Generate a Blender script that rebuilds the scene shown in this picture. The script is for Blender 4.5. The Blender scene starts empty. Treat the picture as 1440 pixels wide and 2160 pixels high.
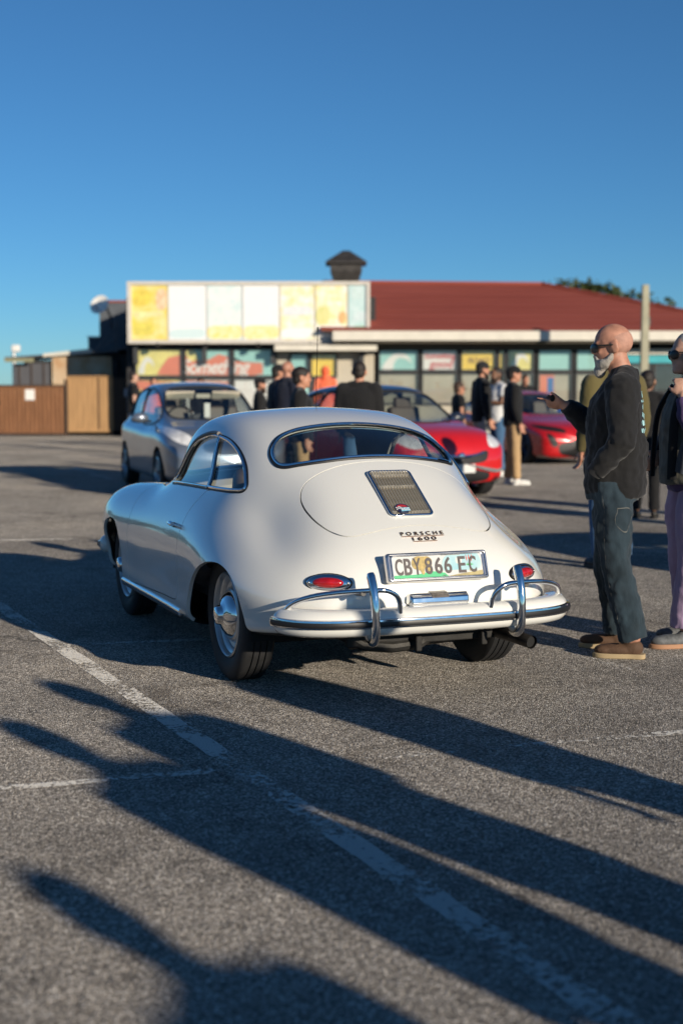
import bpy, bmesh, math, random
import numpy as np
from mathutils import Vector, Matrix, Quaternion
from mathutils.bvhtree import BVHTree
R = math.radians
scene = bpy.context.scene
COL = scene.collection
random.seed(7); RNG = np.random.default_rng(7)

# ------------------------------------------------------------------ camera
CAM_H = 1.42
cam_data = bpy.data.cameras.new('camera')
cam = bpy.data.objects.new('camera', cam_data); COL.objects.link(cam)
cam_data.sensor_fit = 'VERTICAL'; cam_data.sensor_height = 36.0; cam_data.sensor_width = 24.0
cam_data.lens = 50.0; cam_data.clip_start = 0.05; cam_data.clip_end = 3000
PITCH = math.atan2(260, 3000)
cam.location = (0, 0, CAM_H); cam.rotation_euler = (math.pi/2 - PITCH, 0, 0)
cam_data.dof.use_dof = True; cam_data.dof.focus_distance = 6.75; cam_data.dof.aperture_fstop = 1.9
scene.camera = cam

# ------------------------------------------------------------------ sky, sun, exposure
SUN_AZ = math.atan2(0.61, -0.79)            # clockwise from +Y (view direction), sun is behind right
SUN_EL = R(14.0)
world = bpy.data.worlds.new('World'); scene.world = world; world.use_nodes = True
wn = world.node_tree.nodes; wl = world.node_tree.links
bg = wn['Background']
sky = wn.new('ShaderNodeTexSky'); sky.sky_type = 'NISHITA'; sky.sun_disc = False
sky.sun_elevation = SUN_EL; sky.sun_rotation = SUN_AZ
sky.altitude = 2400; sky.air_density = 1.0; sky.dust_density = 0.5; sky.ozone_density = 6.3
tint = wn.new('ShaderNodeMix'); tint.data_type = 'RGBA'; tint.blend_type = 'MULTIPLY'; tint.inputs[0].default_value = 1.0   # camera white balance on the whole sky
tint.inputs[7].default_value = (.84, 1.03, .97, 1)
wl.new(sky.outputs['Color'], tint.inputs[6]); wl.new(tint.outputs[2], bg.inputs['Color']); bg.inputs['Strength'].default_value = 0.09
sun_d = bpy.data.lights.new('sun', 'SUN'); sun_d.energy = 5.0; sun_d.angle = R(0.55); sun_d.color = (1.0, 0.88, 0.71)
sun = bpy.data.objects.new('sun', sun_d); COL.objects.link(sun)
SUN_DIR = Vector((math.sin(SUN_AZ)*math.cos(SUN_EL), math.cos(SUN_AZ)*math.cos(SUN_EL), math.sin(SUN_EL)))
sun.rotation_euler = SUN_DIR.to_track_quat('Z', 'Y').to_euler()
sun.location = (8, -10, 12)
scene.view_settings.view_transform = 'Standard'; scene.view_settings.look = 'None'
scene.view_settings.exposure = 0.1; scene.view_settings.gamma = 1.0
scene.view_settings.use_curve_mapping = False

# ------------------------------------------------------------------ materials
def _n(nt, t, **kw):
    n = nt.nodes.new(t)
    for k, v in kw.items(): setattr(n, k, v)
    return n
def mat(name, col, rough=0.6, metal=0.0, coat=0.0, var=0.08, vscale=6.0, bump=0.0, bscale=40.0, bdist=0.01,
        rvar=0.05, col2=None, spec=0.5, stretch=(1, 1, 1), detail=4.0, emit=None, alpha=None, sheen=0.0, coords='Object'):
    m = bpy.data.materials.new(name); m.use_nodes = True; nt = m.node_tree
    b = nt.nodes['Principled BSDF']
    tc = _n(nt, 'ShaderNodeTexCoord'); mp = _n(nt, 'ShaderNodeMapping'); mp.inputs['Scale'].default_value = stretch
    nt.links.new(tc.outputs[coords], mp.inputs['Vector'])
    nz = _n(nt, 'ShaderNodeTexNoise'); nz.inputs['Scale'].default_value = vscale; nz.inputs['Detail'].default_value = detail
    nt.links.new(mp.outputs[0], nz.inputs['Vector'])
    mx = _n(nt, 'ShaderNodeMix', data_type='RGBA')
    c = tuple(col)
    if col2 is None:
        a = tuple(max(0, x*(1-var)) for x in c); d = tuple(min(1, x*(1+var)) for x in c)
    else: a, d = c, tuple(col2)
    rmp = _n(nt, 'ShaderNodeMapRange'); rmp.inputs['From Min'].default_value = .3; rmp.inputs['From Max'].default_value = .7
    nt.links.new(nz.outputs['Fac'], rmp.inputs['Value'])
    nt.links.new(rmp.outputs[0], mx.inputs['Factor'])
    mx.inputs[6].default_value = (*a, 1); mx.inputs[7].default_value = (*d, 1)
    nt.links.new(mx.outputs[2], b.inputs['Base Color'])
    rr = _n(nt, 'ShaderNodeMapRange'); rr.inputs['To Min'].default_value = max(0, rough-rvar); rr.inputs['To Max'].default_value = min(1, rough+rvar)
    nt.links.new(nz.outputs['Fac'], rr.inputs['Value']); nt.links.new(rr.outputs[0], b.inputs['Roughness'])
    b.inputs['Metallic'].default_value = metal; b.inputs['Coat Weight'].default_value = coat
    b.inputs['Coat Roughness'].default_value = 0.02; b.inputs['Coat IOR'].default_value = 1.62; b.inputs['Specular IOR Level'].default_value = spec
    if sheen: b.inputs['Sheen Weight'].default_value = sheen
    if bump:
        nb = _n(nt, 'ShaderNodeTexNoise'); nb.inputs['Scale'].default_value = bscale; nb.inputs['Detail'].default_value = 5
        nt.links.new(mp.outputs[0], nb.inputs['Vector'])
        bp = _n(nt, 'ShaderNodeBump'); bp.inputs['Strength'].default_value = bump; bp.inputs['Distance'].default_value = bdist
        nt.links.new(nb.outputs['Fac'], bp.inputs['Height']); nt.links.new(bp.outputs[0], b.inputs['Normal'])
    if emit:
        b.inputs['Emission Color'].default_value = (*emit[:3], 1); b.inputs['Emission Strength'].default_value = emit[3]
    return m
def glass(name, tint=(.75, .8, .8), ior=1.5, rough=0.0):
    m = bpy.data.materials.new(name); m.use_nodes = True; nt = m.node_tree
    nt.nodes.remove(nt.nodes['Principled BSDF']); out = nt.nodes['Material Output']
    tr = _n(nt, 'ShaderNodeBsdfTransparent'); tr.inputs[0].default_value = (*tint, 1)
    gl = _n(nt, 'ShaderNodeBsdfGlossy'); gl.inputs['Roughness'].default_value = rough
    tc = _n(nt, 'ShaderNodeTexCoord'); nz = _n(nt, 'ShaderNodeTexNoise'); nz.inputs['Scale'].default_value = 3
    nt.links.new(tc.outputs['Object'], nz.inputs['Vector'])
    mr = _n(nt, 'ShaderNodeMapRange'); mr.inputs['To Min'].default_value = max(rough-.004, 0); mr.inputs['To Max'].default_value = rough+.012
    nt.links.new(nz.outputs['Fac'], mr.inputs['Value']); nt.links.new(mr.outputs[0], gl.inputs['Roughness'])
    fr = _n(nt, 'ShaderNodeFresnel'); fr.inputs['IOR'].default_value = ior
    # a thin pane behaves alike from both sides
    ge = _n(nt, 'ShaderNodeNewGeometry'); mi = _n(nt, 'ShaderNodeMapRange'); mi.inputs['To Min'].default_value = ior; mi.inputs['To Max'].default_value = 1/ior
    nt.links.new(ge.outputs['Backfacing'], mi.inputs['Value']); nt.links.new(mi.outputs[0], fr.inputs['IOR'])
    # two faces of a pane reflect about twice as much as one
    mm = _n(nt, 'ShaderNodeMath', operation='MULTIPLY'); mm.inputs[1].default_value = 1.75; mm.use_clamp = True
    nt.links.new(fr.outputs[0], mm.inputs[0])
    mx = _n(nt, 'ShaderNodeMixShader'); nt.links.new(mm.outputs[0], mx.inputs[0])
    nt.links.new(tr.outputs[0], mx.inputs[1]); nt.links.new(gl.outputs[0], mx.inputs[2]); nt.links.new(mx.outputs[0], out.inputs[0])
    return m

# ------------------------------------------------------------------ object helpers
def obj(name, me, m=None, parent=None):
    o = bpy.data.objects.new(name, me); COL.objects.link(o)
    if m is not None and me is not None and not me.materials: me.materials.append(m)
    if parent is not None: o.parent = parent
    return o
def tag(o, label=None, cat=None, group=None, kind=None):
    if label: o['label'] = label
    if cat: o['category'] = cat
    if group: o['group'] = group
    if kind: o['kind'] = kind
    return o
def thing(name, label, cat, loc=(0, 0, 0), rotz=0.0, group=None):
    o = bpy.data.objects.new(name, None); COL.objects.link(o); o.empty_display_size = .2
    o.location = loc; o.rotation_euler = (0, 0, rotz)
    return tag(o, label, cat, group)
def mesh(name, V, Fc, smooth=True, normals=None):
    me = bpy.data.meshes.new(name)
    me.from_pydata([tuple(map(float, v)) for v in V], [], [tuple(map(int, f)) for f in Fc])
    me.validate(clean_customdata=False); me.update()
    if smooth: me.polygons.foreach_set('use_smooth', [True]*len(me.polygons))
    if normals is not None and len(normals) == len(me.vertices):
        me.normals_split_custom_set_from_vertices([tuple(map(float, n)) for n in normals])
    return me
class MB:
    """collects simple shapes into one mesh"""
    def __init__(s): s.V = []; s.F = []
    def add(s, V, Fc):
        b = len(s.V); s.V += [tuple(v) for v in V]; s.F += [tuple(i+b for i in f) for f in Fc]; return s
    def box(s, c, d, rot=None, taper=1.0):
        x, y, z = d[0]/2, d[1]/2, d[2]/2; t = taper
        P = [(-x,-y,-z),(x,-y,-z),(x,y,-z),(-x,y,-z),(-x*t,-y*t,z),(x*t,-y*t,z),(x*t,y*t,z),(-x*t,y*t,z)]
        if rot is not None:
            M = rot if isinstance(rot, Matrix) else Matrix.Rotation(rot, 3, 'Z'); P = [M @ Vector(p) for p in P]
        P = [(p[0]+c[0], p[1]+c[1], p[2]+c[2]) for p in P]
        return s.add(P, [(3,2,1,0),(4,5,6,7),(0,1,5,4),(1,2,6,5),(2,3,7,6),(3,0,4,7)])
    def prism(s, pts, lo, hi, axis=2):
        """extrude 2D outline; axis = extrusion axis, pts give the two other axes in order"""
        n = len(pts); V = []
        for h in (lo, hi):
            for p in pts:
                q = list(p); q.insert(axis, h); V.append(q)
        Fc = [tuple(range(n))[::-1], tuple(range(n, 2*n))] + [(i, (i+1) % n, n+(i+1) % n, n+i) for i in range(n)]
        return s.add(V, Fc)
    def tube(s, pts, r, n=8, closed=False, cap=True, flat=(1, 1), up=(0, 0, 1)):
        V, Fc = sweep(pts, r, n, closed, cap, flat, up); return s.add(V, Fc)
    def lathe(s, prof, n=32, axis='y', center=(0, 0, 0), a0=0, a1=2*math.pi):
        """prof: (radius, offset along axis)"""
        full = abs(a1-a0-2*math.pi) < 1e-6; k = n if full else n+1; V = []; m = len(prof)
        for i in range(k):
            a = a0+(a1-a0)*i/n; c, q = math.cos(a), math.sin(a)
            for r, h in prof:
                p = (r*c, h, r*q) if axis == 'y' else ((r*c, r*q, h) if axis == 'z' else (h, r*c, r*q))
                V.append((p[0]+center[0], p[1]+center[1], p[2]+center[2]))
        Fc = []
        for i in range(n):
            j = (i+1) % k
            for q in range(m-1): Fc.append((i*m+q, j*m+q, j*m+q+1, i*m+q+1))
        return s.add(V, Fc)
    def ell(s, c, r, n=16, m=10, rot=None):
        V = []; Fc = []
        for i in range(m+1):
            t = math.pi*i/m
            for j in range(n):
                a = 2*math.pi*j/n; p = Vector((r[0]*math.sin(t)*math.cos(a), r[1]*math.sin(t)*math.sin(a), r[2]*math.cos(t)))
                if rot is not None: p = rot @ p
                V.append((p[0]+c[0], p[1]+c[1], p[2]+c[2]))
        for i in range(m):
            for j in range(n): Fc.append((i*n+j, (i+1)*n+j, (i+1)*n+(j+1) % n, i*n+(j+1) % n))
        return s.add(V, Fc)
    def mesh(s, name, smooth=False, weld=False, angle=None):
        me = mesh(name, s.V, s.F, smooth)
        if weld or angle is not None:
            bm = bmesh.new(); bm.from_mesh(me)
            if weld: bmesh.ops.remove_doubles(bm, verts=bm.verts, dist=1e-5)
            bmesh.ops.recalc_face_normals(bm, faces=bm.faces)
            if angle is not None:
                for e in bm.edges:
                    if len(e.link_faces) == 2 and e.calc_face_angle(0) > angle: e.smooth = False
            bm.to_mesh(me); bm.free()
        return me
    def build(s, name, m, parent=None, smooth=False, bevel=0.0, seg=2, angle=None, weld=False, subsurf=0):
        me = s.mesh(name, smooth or bevel > 0, weld, angle if angle is not None else (R(35) if smooth or bevel > 0 else None))
        o = obj(name, me, m, parent)
        if bevel > 0:
            b = o.modifiers.new('bevel', 'BEVEL'); b.width = bevel; b.segments = seg; b.limit_method = 'ANGLE'; b.angle_limit = R(40)
            b.harden_normals = False
        if subsurf:
            q = o.modifiers.new('subsurf', 'SUBSURF'); q.levels = subsurf; q.render_levels = subsurf
        return o
def sweep(pts, r, n=8, closed=False, cap=True, flat=(1, 1), up=(0, 0, 1)):
    P = [Vector(p) for p in pts]; k = len(P); V = []; Fc = []
    rr = r if hasattr(r, '__len__') else [r]*k
    up = Vector(up); side = None
    for i in range(k):
        a = P[(i-1) % k] if (closed or i > 0) else P[i]; b = P[(i+1) % k] if (closed or i < k-1) else P[i]
        t = (b-a).normalized()
        if side is None:
            side = t.cross(up)
            if side.length < 1e-4: side = t.cross(Vector((1, 0, 0)))
        else: side = side - t*side.dot(t)
        side.normalize(); u2 = side.cross(t).normalized()
        for j in range(n):
            an = 2*math.pi*j/n
            V.append(P[i] + side*(math.cos(an)*rr[i]*flat[0]) + u2*(math.sin(an)*rr[i]*flat[1]))
    m = k if closed else k-1
    for i in range(m):
        i2 = (i+1) % k
        for j in range(n): Fc.append((i*n+j, i*n+(j+1) % n, i2*n+(j+1) % n, i2*n+j))
    if cap and not closed:
        Fc.append(tuple(range(n))[::-1]); Fc.append(tuple((k-1)*n+j for j in range(n)))
    return V, Fc
def cspline(P, n, closed=False):
    """smooth curve through points, n samples per span (centripetal Catmull-Rom)"""
    P = [np.array(p, float) for p in P]; k = len(P); out = []
    for i in range(k if closed else k-1):
        p1, p2 = P[i], P[(i+1) % k]
        p0 = P[(i-1) % k] if (closed or i > 0) else 2*p1-p2
        p3 = P[(i+2) % k] if (closed or i < k-2) else 2*p2-p1
        t0 = 0; t1 = t0+max(np.linalg.norm(p1-p0), 1e-6)**.5; t2 = t1+max(np.linalg.norm(p2-p1), 1e-6)**.5; t3 = t2+max(np.linalg.norm(p3-p2), 1e-6)**.5
        for q in range(n):
            t = t1+(t2-t1)*q/n
            a1 = (t1-t)/(t1-t0)*p0+(t-t0)/(t1-t0)*p1; a2 = (t2-t)/(t2-t1)*p1+(t-t1)/(t2-t1)*p2; a3 = (t3-t)/(t3-t2)*p2+(t-t2)/(t3-t2)*p3
            b1 = (t2-t)/(t2-t0)*a1+(t-t0)/(t2-t0)*a2; b2 = (t3-t)/(t3-t1)*a2+(t-t1)/(t3-t1)*a3
            out.append((t2-t)/(t2-t1)*b1+(t-t1)/(t2-t1)*b2)
    if not closed: out.append(P[-1])
    return np.array(out)
def text_mesh(s, size=1.0, extrude=0.0, bold=0.0, shear=0.0, spacing=1.0, align='CENTER', bevel=0.0):
    cu = bpy.data.curves.new('lettering', 'FONT'); cu.body = s; cu.size = size; cu.extrude = extrude; cu.offset = bold
    cu.shear = shear; cu.space_character = spacing; cu.align_x = align; cu.align_y = 'CENTER'; cu.bevel_depth = bevel; cu.resolution_u = 4
    o = bpy.data.objects.new('lettering', cu); COL.objects.link(o)
    dg = bpy.context.evaluated_depsgraph_get(); dg.update()
    me = bpy.data.meshes.new_from_object(o.evaluated_get(dg)); bpy.data.objects.remove(o); bpy.data.curves.remove(cu)
    me.materials.clear()
    return me
def copy_tree(o, parent=None):
    c = o.copy(); COL.objects.link(c)
    if parent is not None: c.parent = parent
    for ch in list(o.children): copy_tree(ch, c)
    return c

# ------------------------------------------------------------------ smooth body shells: spline grid, then clean cuts along curves
def bspl_basis(n_ctrl, n_out, closed):
    """rows of the uniform cubic B-spline basis"""
    if closed:
        t = np.arange(n_out)*n_ctrl/n_out
    else: t = np.linspace(0, n_ctrl-1, n_out)
    B = np.zeros((n_out, n_ctrl))
    for i, x in enumerate(t):
        k = int(math.floor(x)); 
        if not closed and k >= n_ctrl-1: k = n_ctrl-2
        f = x-k; w = [(1-f)**3/6, (3*f**3-6*f*f+4)/6, (-3*f**3+3*f*f+3*f+1)/6, f**3/6]
        for d in range(4):
            j = k-1+d
            if closed: B[i, j % n_ctrl] += w[d]
            else:
                if j < 0: B[i, 0] += 2*w[d]; B[i, 1] -= w[d]
                elif j >= n_ctrl: B[i, -1] += 2*w[d]; B[i, -2] -= w[d]
                else: B[i, j] += w[d]
    return B
def bspl_fit(P, closed, alpha):
    n = len(P); B = bspl_basis(n, n, closed)
    Q = np.linalg.solve(B, P.reshape(n, -1)).reshape(P.shape)
    return P+alpha*(Q-P)
class Shell:
    def __init__(s, V, N, F): s.V = V; s.N = N; s.F = F
    def bvh(s): return BVHTree.FromPolygons([tuple(v) for v in s.V], s.F)
    def clip(s, d):
        """split by scalar field d per vertex -> (inside d<0, outside)"""
        V = list(map(tuple, s.V)); N = list(map(tuple, s.N)); d = list(d); cache = {}
        neg = []; pos = []
        for f in s.F:
            ds = [d[i] for i in f]
            if all(x < 0 for x in ds): neg.append(f); continue
            if all(x >= 0 for x in ds): pos.append(f); continue
            a = []; b = []; k = len(f)
            for q in range(k):
                i, j = f[q], f[(q+1) % k]; di, dj = d[i], d[j]
                (a if di < 0 else b).append(i)
                if (di < 0) != (dj < 0):
                    key = (min(i, j), max(i, j))
                    if key not in cache:
                        t = di/(di-dj)
                        V.append(tuple(V[i][c]+(V[j][c]-V[i][c])*t for c in range(3)))
                        nn = Vector(N[i]).lerp(Vector(N[j]), t).normalized(); N.append(tuple(nn)); cache[key] = len(V)-1
                    a.append(cache[key]); b.append(cache[key])
            if len(a) > 2: neg.append(tuple(a))
            if len(b) > 2: pos.append(tuple(b))
        return Shell.pack(V, N, neg), Shell.pack(V, N, pos)
    @staticmethod
    def pack(V, N, F):
        used = sorted({i for f in F for i in f}); mp = {o: n for n, o in enumerate(used)}
        return Shell(np.array([V[i] for i in used]).reshape(-1, 3), np.array([N[i] for i in used]).reshape(-1, 3), [tuple(mp[i] for i in f) for f in F])
    def loops(s):
        cnt = {}
        for f in s.F:
            for q in range(len(f)):
                i, j = f[q], f[(q+1) % len(f)]
                if i != j: cnt[(i, j)] = cnt.get((i, j), 0)+1
        nxt = {}
        for (i, j) in cnt:
            if (j, i) not in cnt: nxt.setdefault(i, []).append(j)
        out = []
        while nxt:
            st = next(iter(nxt)); lp = [st]; cur = st
            while cur in nxt:
                j = nxt[cur].pop()
                if not nxt[cur]: del nxt[cur]
                if j == st: break
                lp.append(j); cur = j
            out.append(lp)
        return [l for l in out if len(l) > 6]
    def flanged(s, depth):
        """turn cut edges inwards so the sheet has a thickness"""
        V = list(map(tuple, s.V)); N = list(map(tuple, s.N)); F = list(s.F)
        for lp in s.loops():
            a = []; b = []
            for i in lp:
                p = s.V[i]; n = s.N[i]; V.append(tuple(p)); N.append(tuple(n)); a.append(len(V)-1)
                V.append(tuple(p-n*depth)); N.append(tuple(n)); b.append(len(V)-1)
            k = len(lp)
            c = s.V[lp].mean(0)
            for q in range(k):
                r2 = (q+1) % k
                F.append((a[r2], a[q], b[q], b[r2]))
            for q in range(k):   # normals across the edge
                t = Vector(s.V[lp[(q+1) % k]])-Vector(s.V[lp[q-1]]); n = t.cross(Vector(s.N[lp[q]]))
                if n.length > 1e-9: n.normalize()
                N[a[q]] = tuple(n); N[b[q]] = tuple(n)
        return Shell(np.array(V), np.array(N), F)
    def offset(s, d): return Shell(s.V+s.N*d, s.N, s.F)
    def obj(s, name, m, parent, flange=0.0):
        q = s.flanged(flange) if flange else s
        return obj(name, mesh(name, q.V, q.F, True, q.N), m, parent)
def resample(P, n, closed=True):
    P = np.asarray(P, float); Q = np.vstack([P, P[:1]]) if closed else P
    L = np.r_[0, np.cumsum(np.linalg.norm(np.diff(Q, axis=0), axis=1))]
    t = np.linspace(0, L[-1], n, endpoint=not closed)
    return np.stack([np.interp(t, L, Q[:, c]) for c in range(Q.shape[1])], 1)
def smooth_loop(P, it=4):
    for _ in range(it): P = .25*np.roll(P, 1, 0)+.5*P+.25*np.roll(P, -1, 0)
    return P
def loft_shell(st, nu, nv, alpha=.85):
    """st: (stations, half-section points, 3), top centre to bottom centre, y>=0. Mirrors into a closed shell."""
    S = np.array(st, float)
    full = np.concatenate([S, S[:, -2:0:-1] * np.array([1, -1, 1])], 1)
    A = bspl_fit(full, False, alpha)
    A = bspl_fit(A.transpose(1, 0, 2), True, alpha).transpose(1, 0, 2)
    Bu = bspl_basis(S.shape[0], nu, False); Bv = bspl_basis(full.shape[1], nv, True)
    G = np.einsum('ia,jb,abc->ijc', Bu, Bv, A)
    du = np.gradient(G, axis=0); dv = (np.roll(G, -1, 1)-np.roll(G, 1, 1))*.5
    N = np.cross(dv, du); ln = np.linalg.norm(N, axis=2, keepdims=True); N = N/np.maximum(ln, 1e-12)
    N[0] = np.sign(G[0, 0, 0]-G[nu//2, 0, 0])*np.array([1, 0, 0]); N[-1] = -N[0]
    c = G.mean((0, 1))
    if ((G-c)*N).sum() < 0:
        N[1:-1] = -N[1:-1]; flip = True
    else: flip = False
    V = G.reshape(-1, 3); Fc = []
    for i in range(nu-1):
        for j in range(nv):
            j2 = (j+1) % nv; f = (i*nv+j, (i+1)*nv+j, (i+1)*nv+j2, i*nv+j2)
            Fc.append(f)
    # winding to agree with normals
    f = Fc[(nu//2)*nv+nv//8]; p = [Vector(V[i]) for i in f]; fn = (p[1]-p[0]).cross(p[3]-p[0])
    if fn.dot(Vector(N.reshape(-1, 3)[f[0]])) < 0: Fc = [q[::-1] for q in Fc]
    return Shell(V, N.reshape(-1, 3), Fc)
def poly_sd(P, poly):
    """signed distance of 2D points to a closed polygon (negative inside)"""
    P = np.asarray(P, float); poly = np.asarray(poly, float); n = len(poly)
    D = np.full(len(P), 1e9); ins = np.zeros(len(P), bool)
    for i in range(n):
        a, b = poly[i], poly[(i+1) % n]; e = b-a; w = P-a
        t = np.clip((w@e)/max(e@e, 1e-12), 0, 1); D = np.minimum(D, ((w-t[:, None]*e)**2).sum(1))
        c = (a[1] > P[:, 1]) != (b[1] > P[:, 1])
        with np.errstate(divide='ignore', invalid='ignore'):
            x = a[0]+(P[:, 1]-a[1])/(b[1]-a[1])*(b[0]-a[0])
        ins ^= c & (P[:, 0] < x)
    D = np.sqrt(D); D[ins] *= -1
    return D
def field(sh, poly, plane, cond, rounding=4):
    """signed distance field on shell vertices; plane 'xz','yz','xy'; cond masks the side"""
    ax = {'x': 0, 'y': 1, 'z': 2}; d = poly_sd(sh.V[:, [ax[plane[0]], ax[plane[1]]]], poly)
    m = cond(sh.V, sh.N); d = np.where(m, d, np.maximum(np.abs(d), .05)); return d
# ------------------------------------------------------------------ shared vehicle materials
M_CHROME = mat('chrome', (.86, .86, .86), rough=.07, metal=1, var=.03, rvar=.03, vscale=25)
M_RUBBER = mat('black rubber', (.012, .012, .013), rough=.45, var=.2)
M_TYRE = mat('tyre rubber', (.016, .016, .017), rough=.72, var=.25, vscale=20, bump=.15, bscale=220, bdist=.002)
M_UNDER = mat('sooty underbody', (.02, .019, .018), rough=.8, var=.4, vscale=14, bump=.3, bscale=60)
M_BLACK = mat('matt black', (.008, .008, .008), rough=.9, var=.2)
M_RED_LENS = mat('red lens', (.42, .008, .01), rough=.12, coat=1, var=.25, vscale=40, bump=.35, bscale=90, bdist=.004)
M_GLASS = glass('window glass', (.84, .88, .87))
M_IVORY = mat('ivory paint', (.76, .755, .71), rough=.2, coat=1, var=.012, vscale=2.0, rvar=.03, bump=.012, bscale=3.5, bdist=.01)
M_INNER = mat('dark interior trim', (.17, .17, .18), rough=.8, var=.2)
M_SEAT = mat('seat leather', (.10, .075, .06), rough=.5, var=.2, bump=.2, bscale=120, bdist=.002)
M_CREAM = mat('cream trim', (.55, .5, .4), rough=.6)
M_TRIM = mat('polished trim', (.60, .585, .58), rough=.16, metal=1, var=.05)
M_RIM = mat('painted steel rim', (.50, .50, .49), rough=.3, metal=.55, coat=.5, var=.06)
M_GOLD = mat('gold lettering', (.10, .055, .03), rough=.35, metal=.6, var=.15)
M_STEEL = mat('brushed steel', (.36, .36, .36), rough=.28, metal=1, var=.1)
M_EXHAUST = mat('exhaust pipe', (.05, .045, .042), rough=.45, metal=.8, var=.4, vscale=18)
M_MUFFLER = mat('dull muffler metal', (.045, .043, .04), rough=.6, metal=.6, var=.4, vscale=14, bump=.3, bscale=50)

# ================================================================== ground
def asphalt():
    m = bpy.data.materials.new('worn asphalt'); m.use_nodes = True; nt = m.node_tree; b = nt.nodes['Principled BSDF']; L = nt.links
    tc = _n(nt, 'ShaderNodeTexCoord'); ob = tc.outputs['Object']
    def noise(scale, det=4, dist=0.0, rough=.55):
        n = _n(nt, 'ShaderNodeTexNoise'); n.inputs['Scale'].default_value = scale; n.inputs['Detail'].default_value = det; n.inputs['Distortion'].default_value = dist; n.inputs['Roughness'].default_value = rough
        L.new(ob, n.inputs['Vector']); return n.outputs['Fac']
    def ramp(src, stops):
        r = _n(nt, 'ShaderNodeValToRGB'); e = r.color_ramp.elements
        e[0].position, e[0].color = stops[0][0], (*stops[0][1], 1); e[1].position, e[1].color = stops[-1][0], (*stops[-1][1], 1)
        for p, c in stops[1:-1]:
            q = e.new(p); q.color = (*c, 1)
        L.new(src, r.inputs[0]); return r.outputs[0]
    def mix(a, b_, f, mode='MIX', fac=None):
        x = _n(nt, 'ShaderNodeMix', data_type='RGBA', blend_type=mode)
        if fac is None: L.new(f, x.inputs[0])
        else: x.inputs[0].default_value = fac
        L.new(a, x.inputs[6]); L.new(b_, x.inputs[7]); return x.outputs[2]
    v = _n(nt, 'ShaderNodeTexVoronoi'); v.inputs['Scale'].default_value = 140; v.inputs['Randomness'].default_value = 1; L.new(ob, v.inputs['Vector'])
    v2 = _n(nt, 'ShaderNodeTexVoronoi'); v2.inputs['Scale'].default_value = 62; L.new(ob, v2.inputs['Vector'])
    sep = _n(nt, 'ShaderNodeSeparateColor'); L.new(v.outputs['Color'], sep.inputs[0])
    stone = ramp(sep.outputs[0], [(0, (.085, .078, .069)), (.5, (.325, .30, .268)), (.8, (.50, .465, .42)), (1, (.86, .82, .76))])
    edge = ramp(v.outputs['Distance'], [(.3, (1, 1, 1)), (.65, (.58, .56, .54))])
    col = mix(stone, edge, None, 'MULTIPLY', 1.0)
    patch = ramp(noise(.55, 6, .4), [(.30, (.70, .69, .68)), (.5, (1, 1, 1)), (.70, (1.25, 1.23, 1.2))])
    col = mix(col, patch, None, 'MULTIPLY', 1.0)
    fine = ramp(noise(7, 5, .2), [(.3, (.84, .84, .84)), (.7, (1.14, 1.13, 1.11))])
    col = mix(col, fine, None, 'MULTIPLY', 1.0)
    # oil drips and damp spots of their own shape
    spots = ramp(noise(1.5, 3, 1.0), [(.60, (1, 1, 1)), (.72, (.55, .53, .51))])
    col = mix(col, spots, None, 'MULTIPLY', .9)
    ve = _n(nt, 'ShaderNodeTexVoronoi', feature='DISTANCE_TO_EDGE'); ve.inputs['Scale'].default_value = .42
    wv = _n(nt, 'ShaderNodeTexNoise'); wv.inputs['Scale'].default_value = 2.5; wv.inputs['Detail'].default_value = 6; L.new(ob, wv.inputs['Vector'])
    vm = _n(nt, 'ShaderNodeVectorMath', operation='MULTIPLY_ADD'); vm.inputs[1].default_value = (.7, .7, 0); L.new(wv.outputs['Color'], vm.inputs[0]); L.new(ob, vm.inputs[2]); L.new(vm.outputs[0], ve.inputs['Vector'])
    crack = ramp(ve.outputs['Distance'], [(.0, (.25, .24, .23)), (.006, (1, 1, 1))])
    cmask = ramp(noise(.35, 3), [(.52, (0, 0, 0)), (.60, (1, 1, 1))])
    mk = _n(nt, 'ShaderNodeMix', data_type='RGBA', blend_type='MULTIPLY'); L.new(cmask, mk.inputs[0]); L.new(col, mk.inputs[6]); L.new(crack, mk.inputs[7]); col = mk.outputs[2]
    L.new(col, b.inputs['Base Color']); b.inputs['Roughness'].default_value = .88; b.inputs['Diffuse Roughness'].default_value = 1.0; b.inputs['Specular IOR Level'].default_value = .35
    h1 = _n(nt, 'ShaderNodeMath', operation='MULTIPLY'); h1.inputs[1].default_value = -.0052; L.new(v.outputs['Distance'], h1.inputs[0])
    h2 = _n(nt, 'ShaderNodeMath', operation='MULTIPLY'); h2.inputs[1].default_value = -.0010; L.new(v2.outputs['Distance'], h2.inputs[0])
    h3 = _n(nt, 'ShaderNodeMath', operation='MULTIPLY'); h3.inputs[1].default_value = .003; L.new(noise(9, 6), h3.inputs[0])
    ad = _n(nt, 'ShaderNodeMath', operation='ADD'); L.new(h1.outputs[0], ad.inputs[0]); L.new(h2.outputs[0], ad.inputs[1])
    ad2 = _n(nt, 'ShaderNodeMath', operation='ADD'); L.new(ad.outputs[0], ad2.inputs[0]); L.new(h3.outputs[0], ad2.inputs[1])
    bp = _n(nt, 'ShaderNodeBump'); bp.inputs['Strength'].default_value = 1.0; bp.inputs['Distance'].default_value = 1.3; L.new(ad2.outputs[0], bp.inputs['Height']); L.new(bp.outputs[0], b.inputs['Normal'])
    return m
M_ASPH = asphalt()
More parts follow.
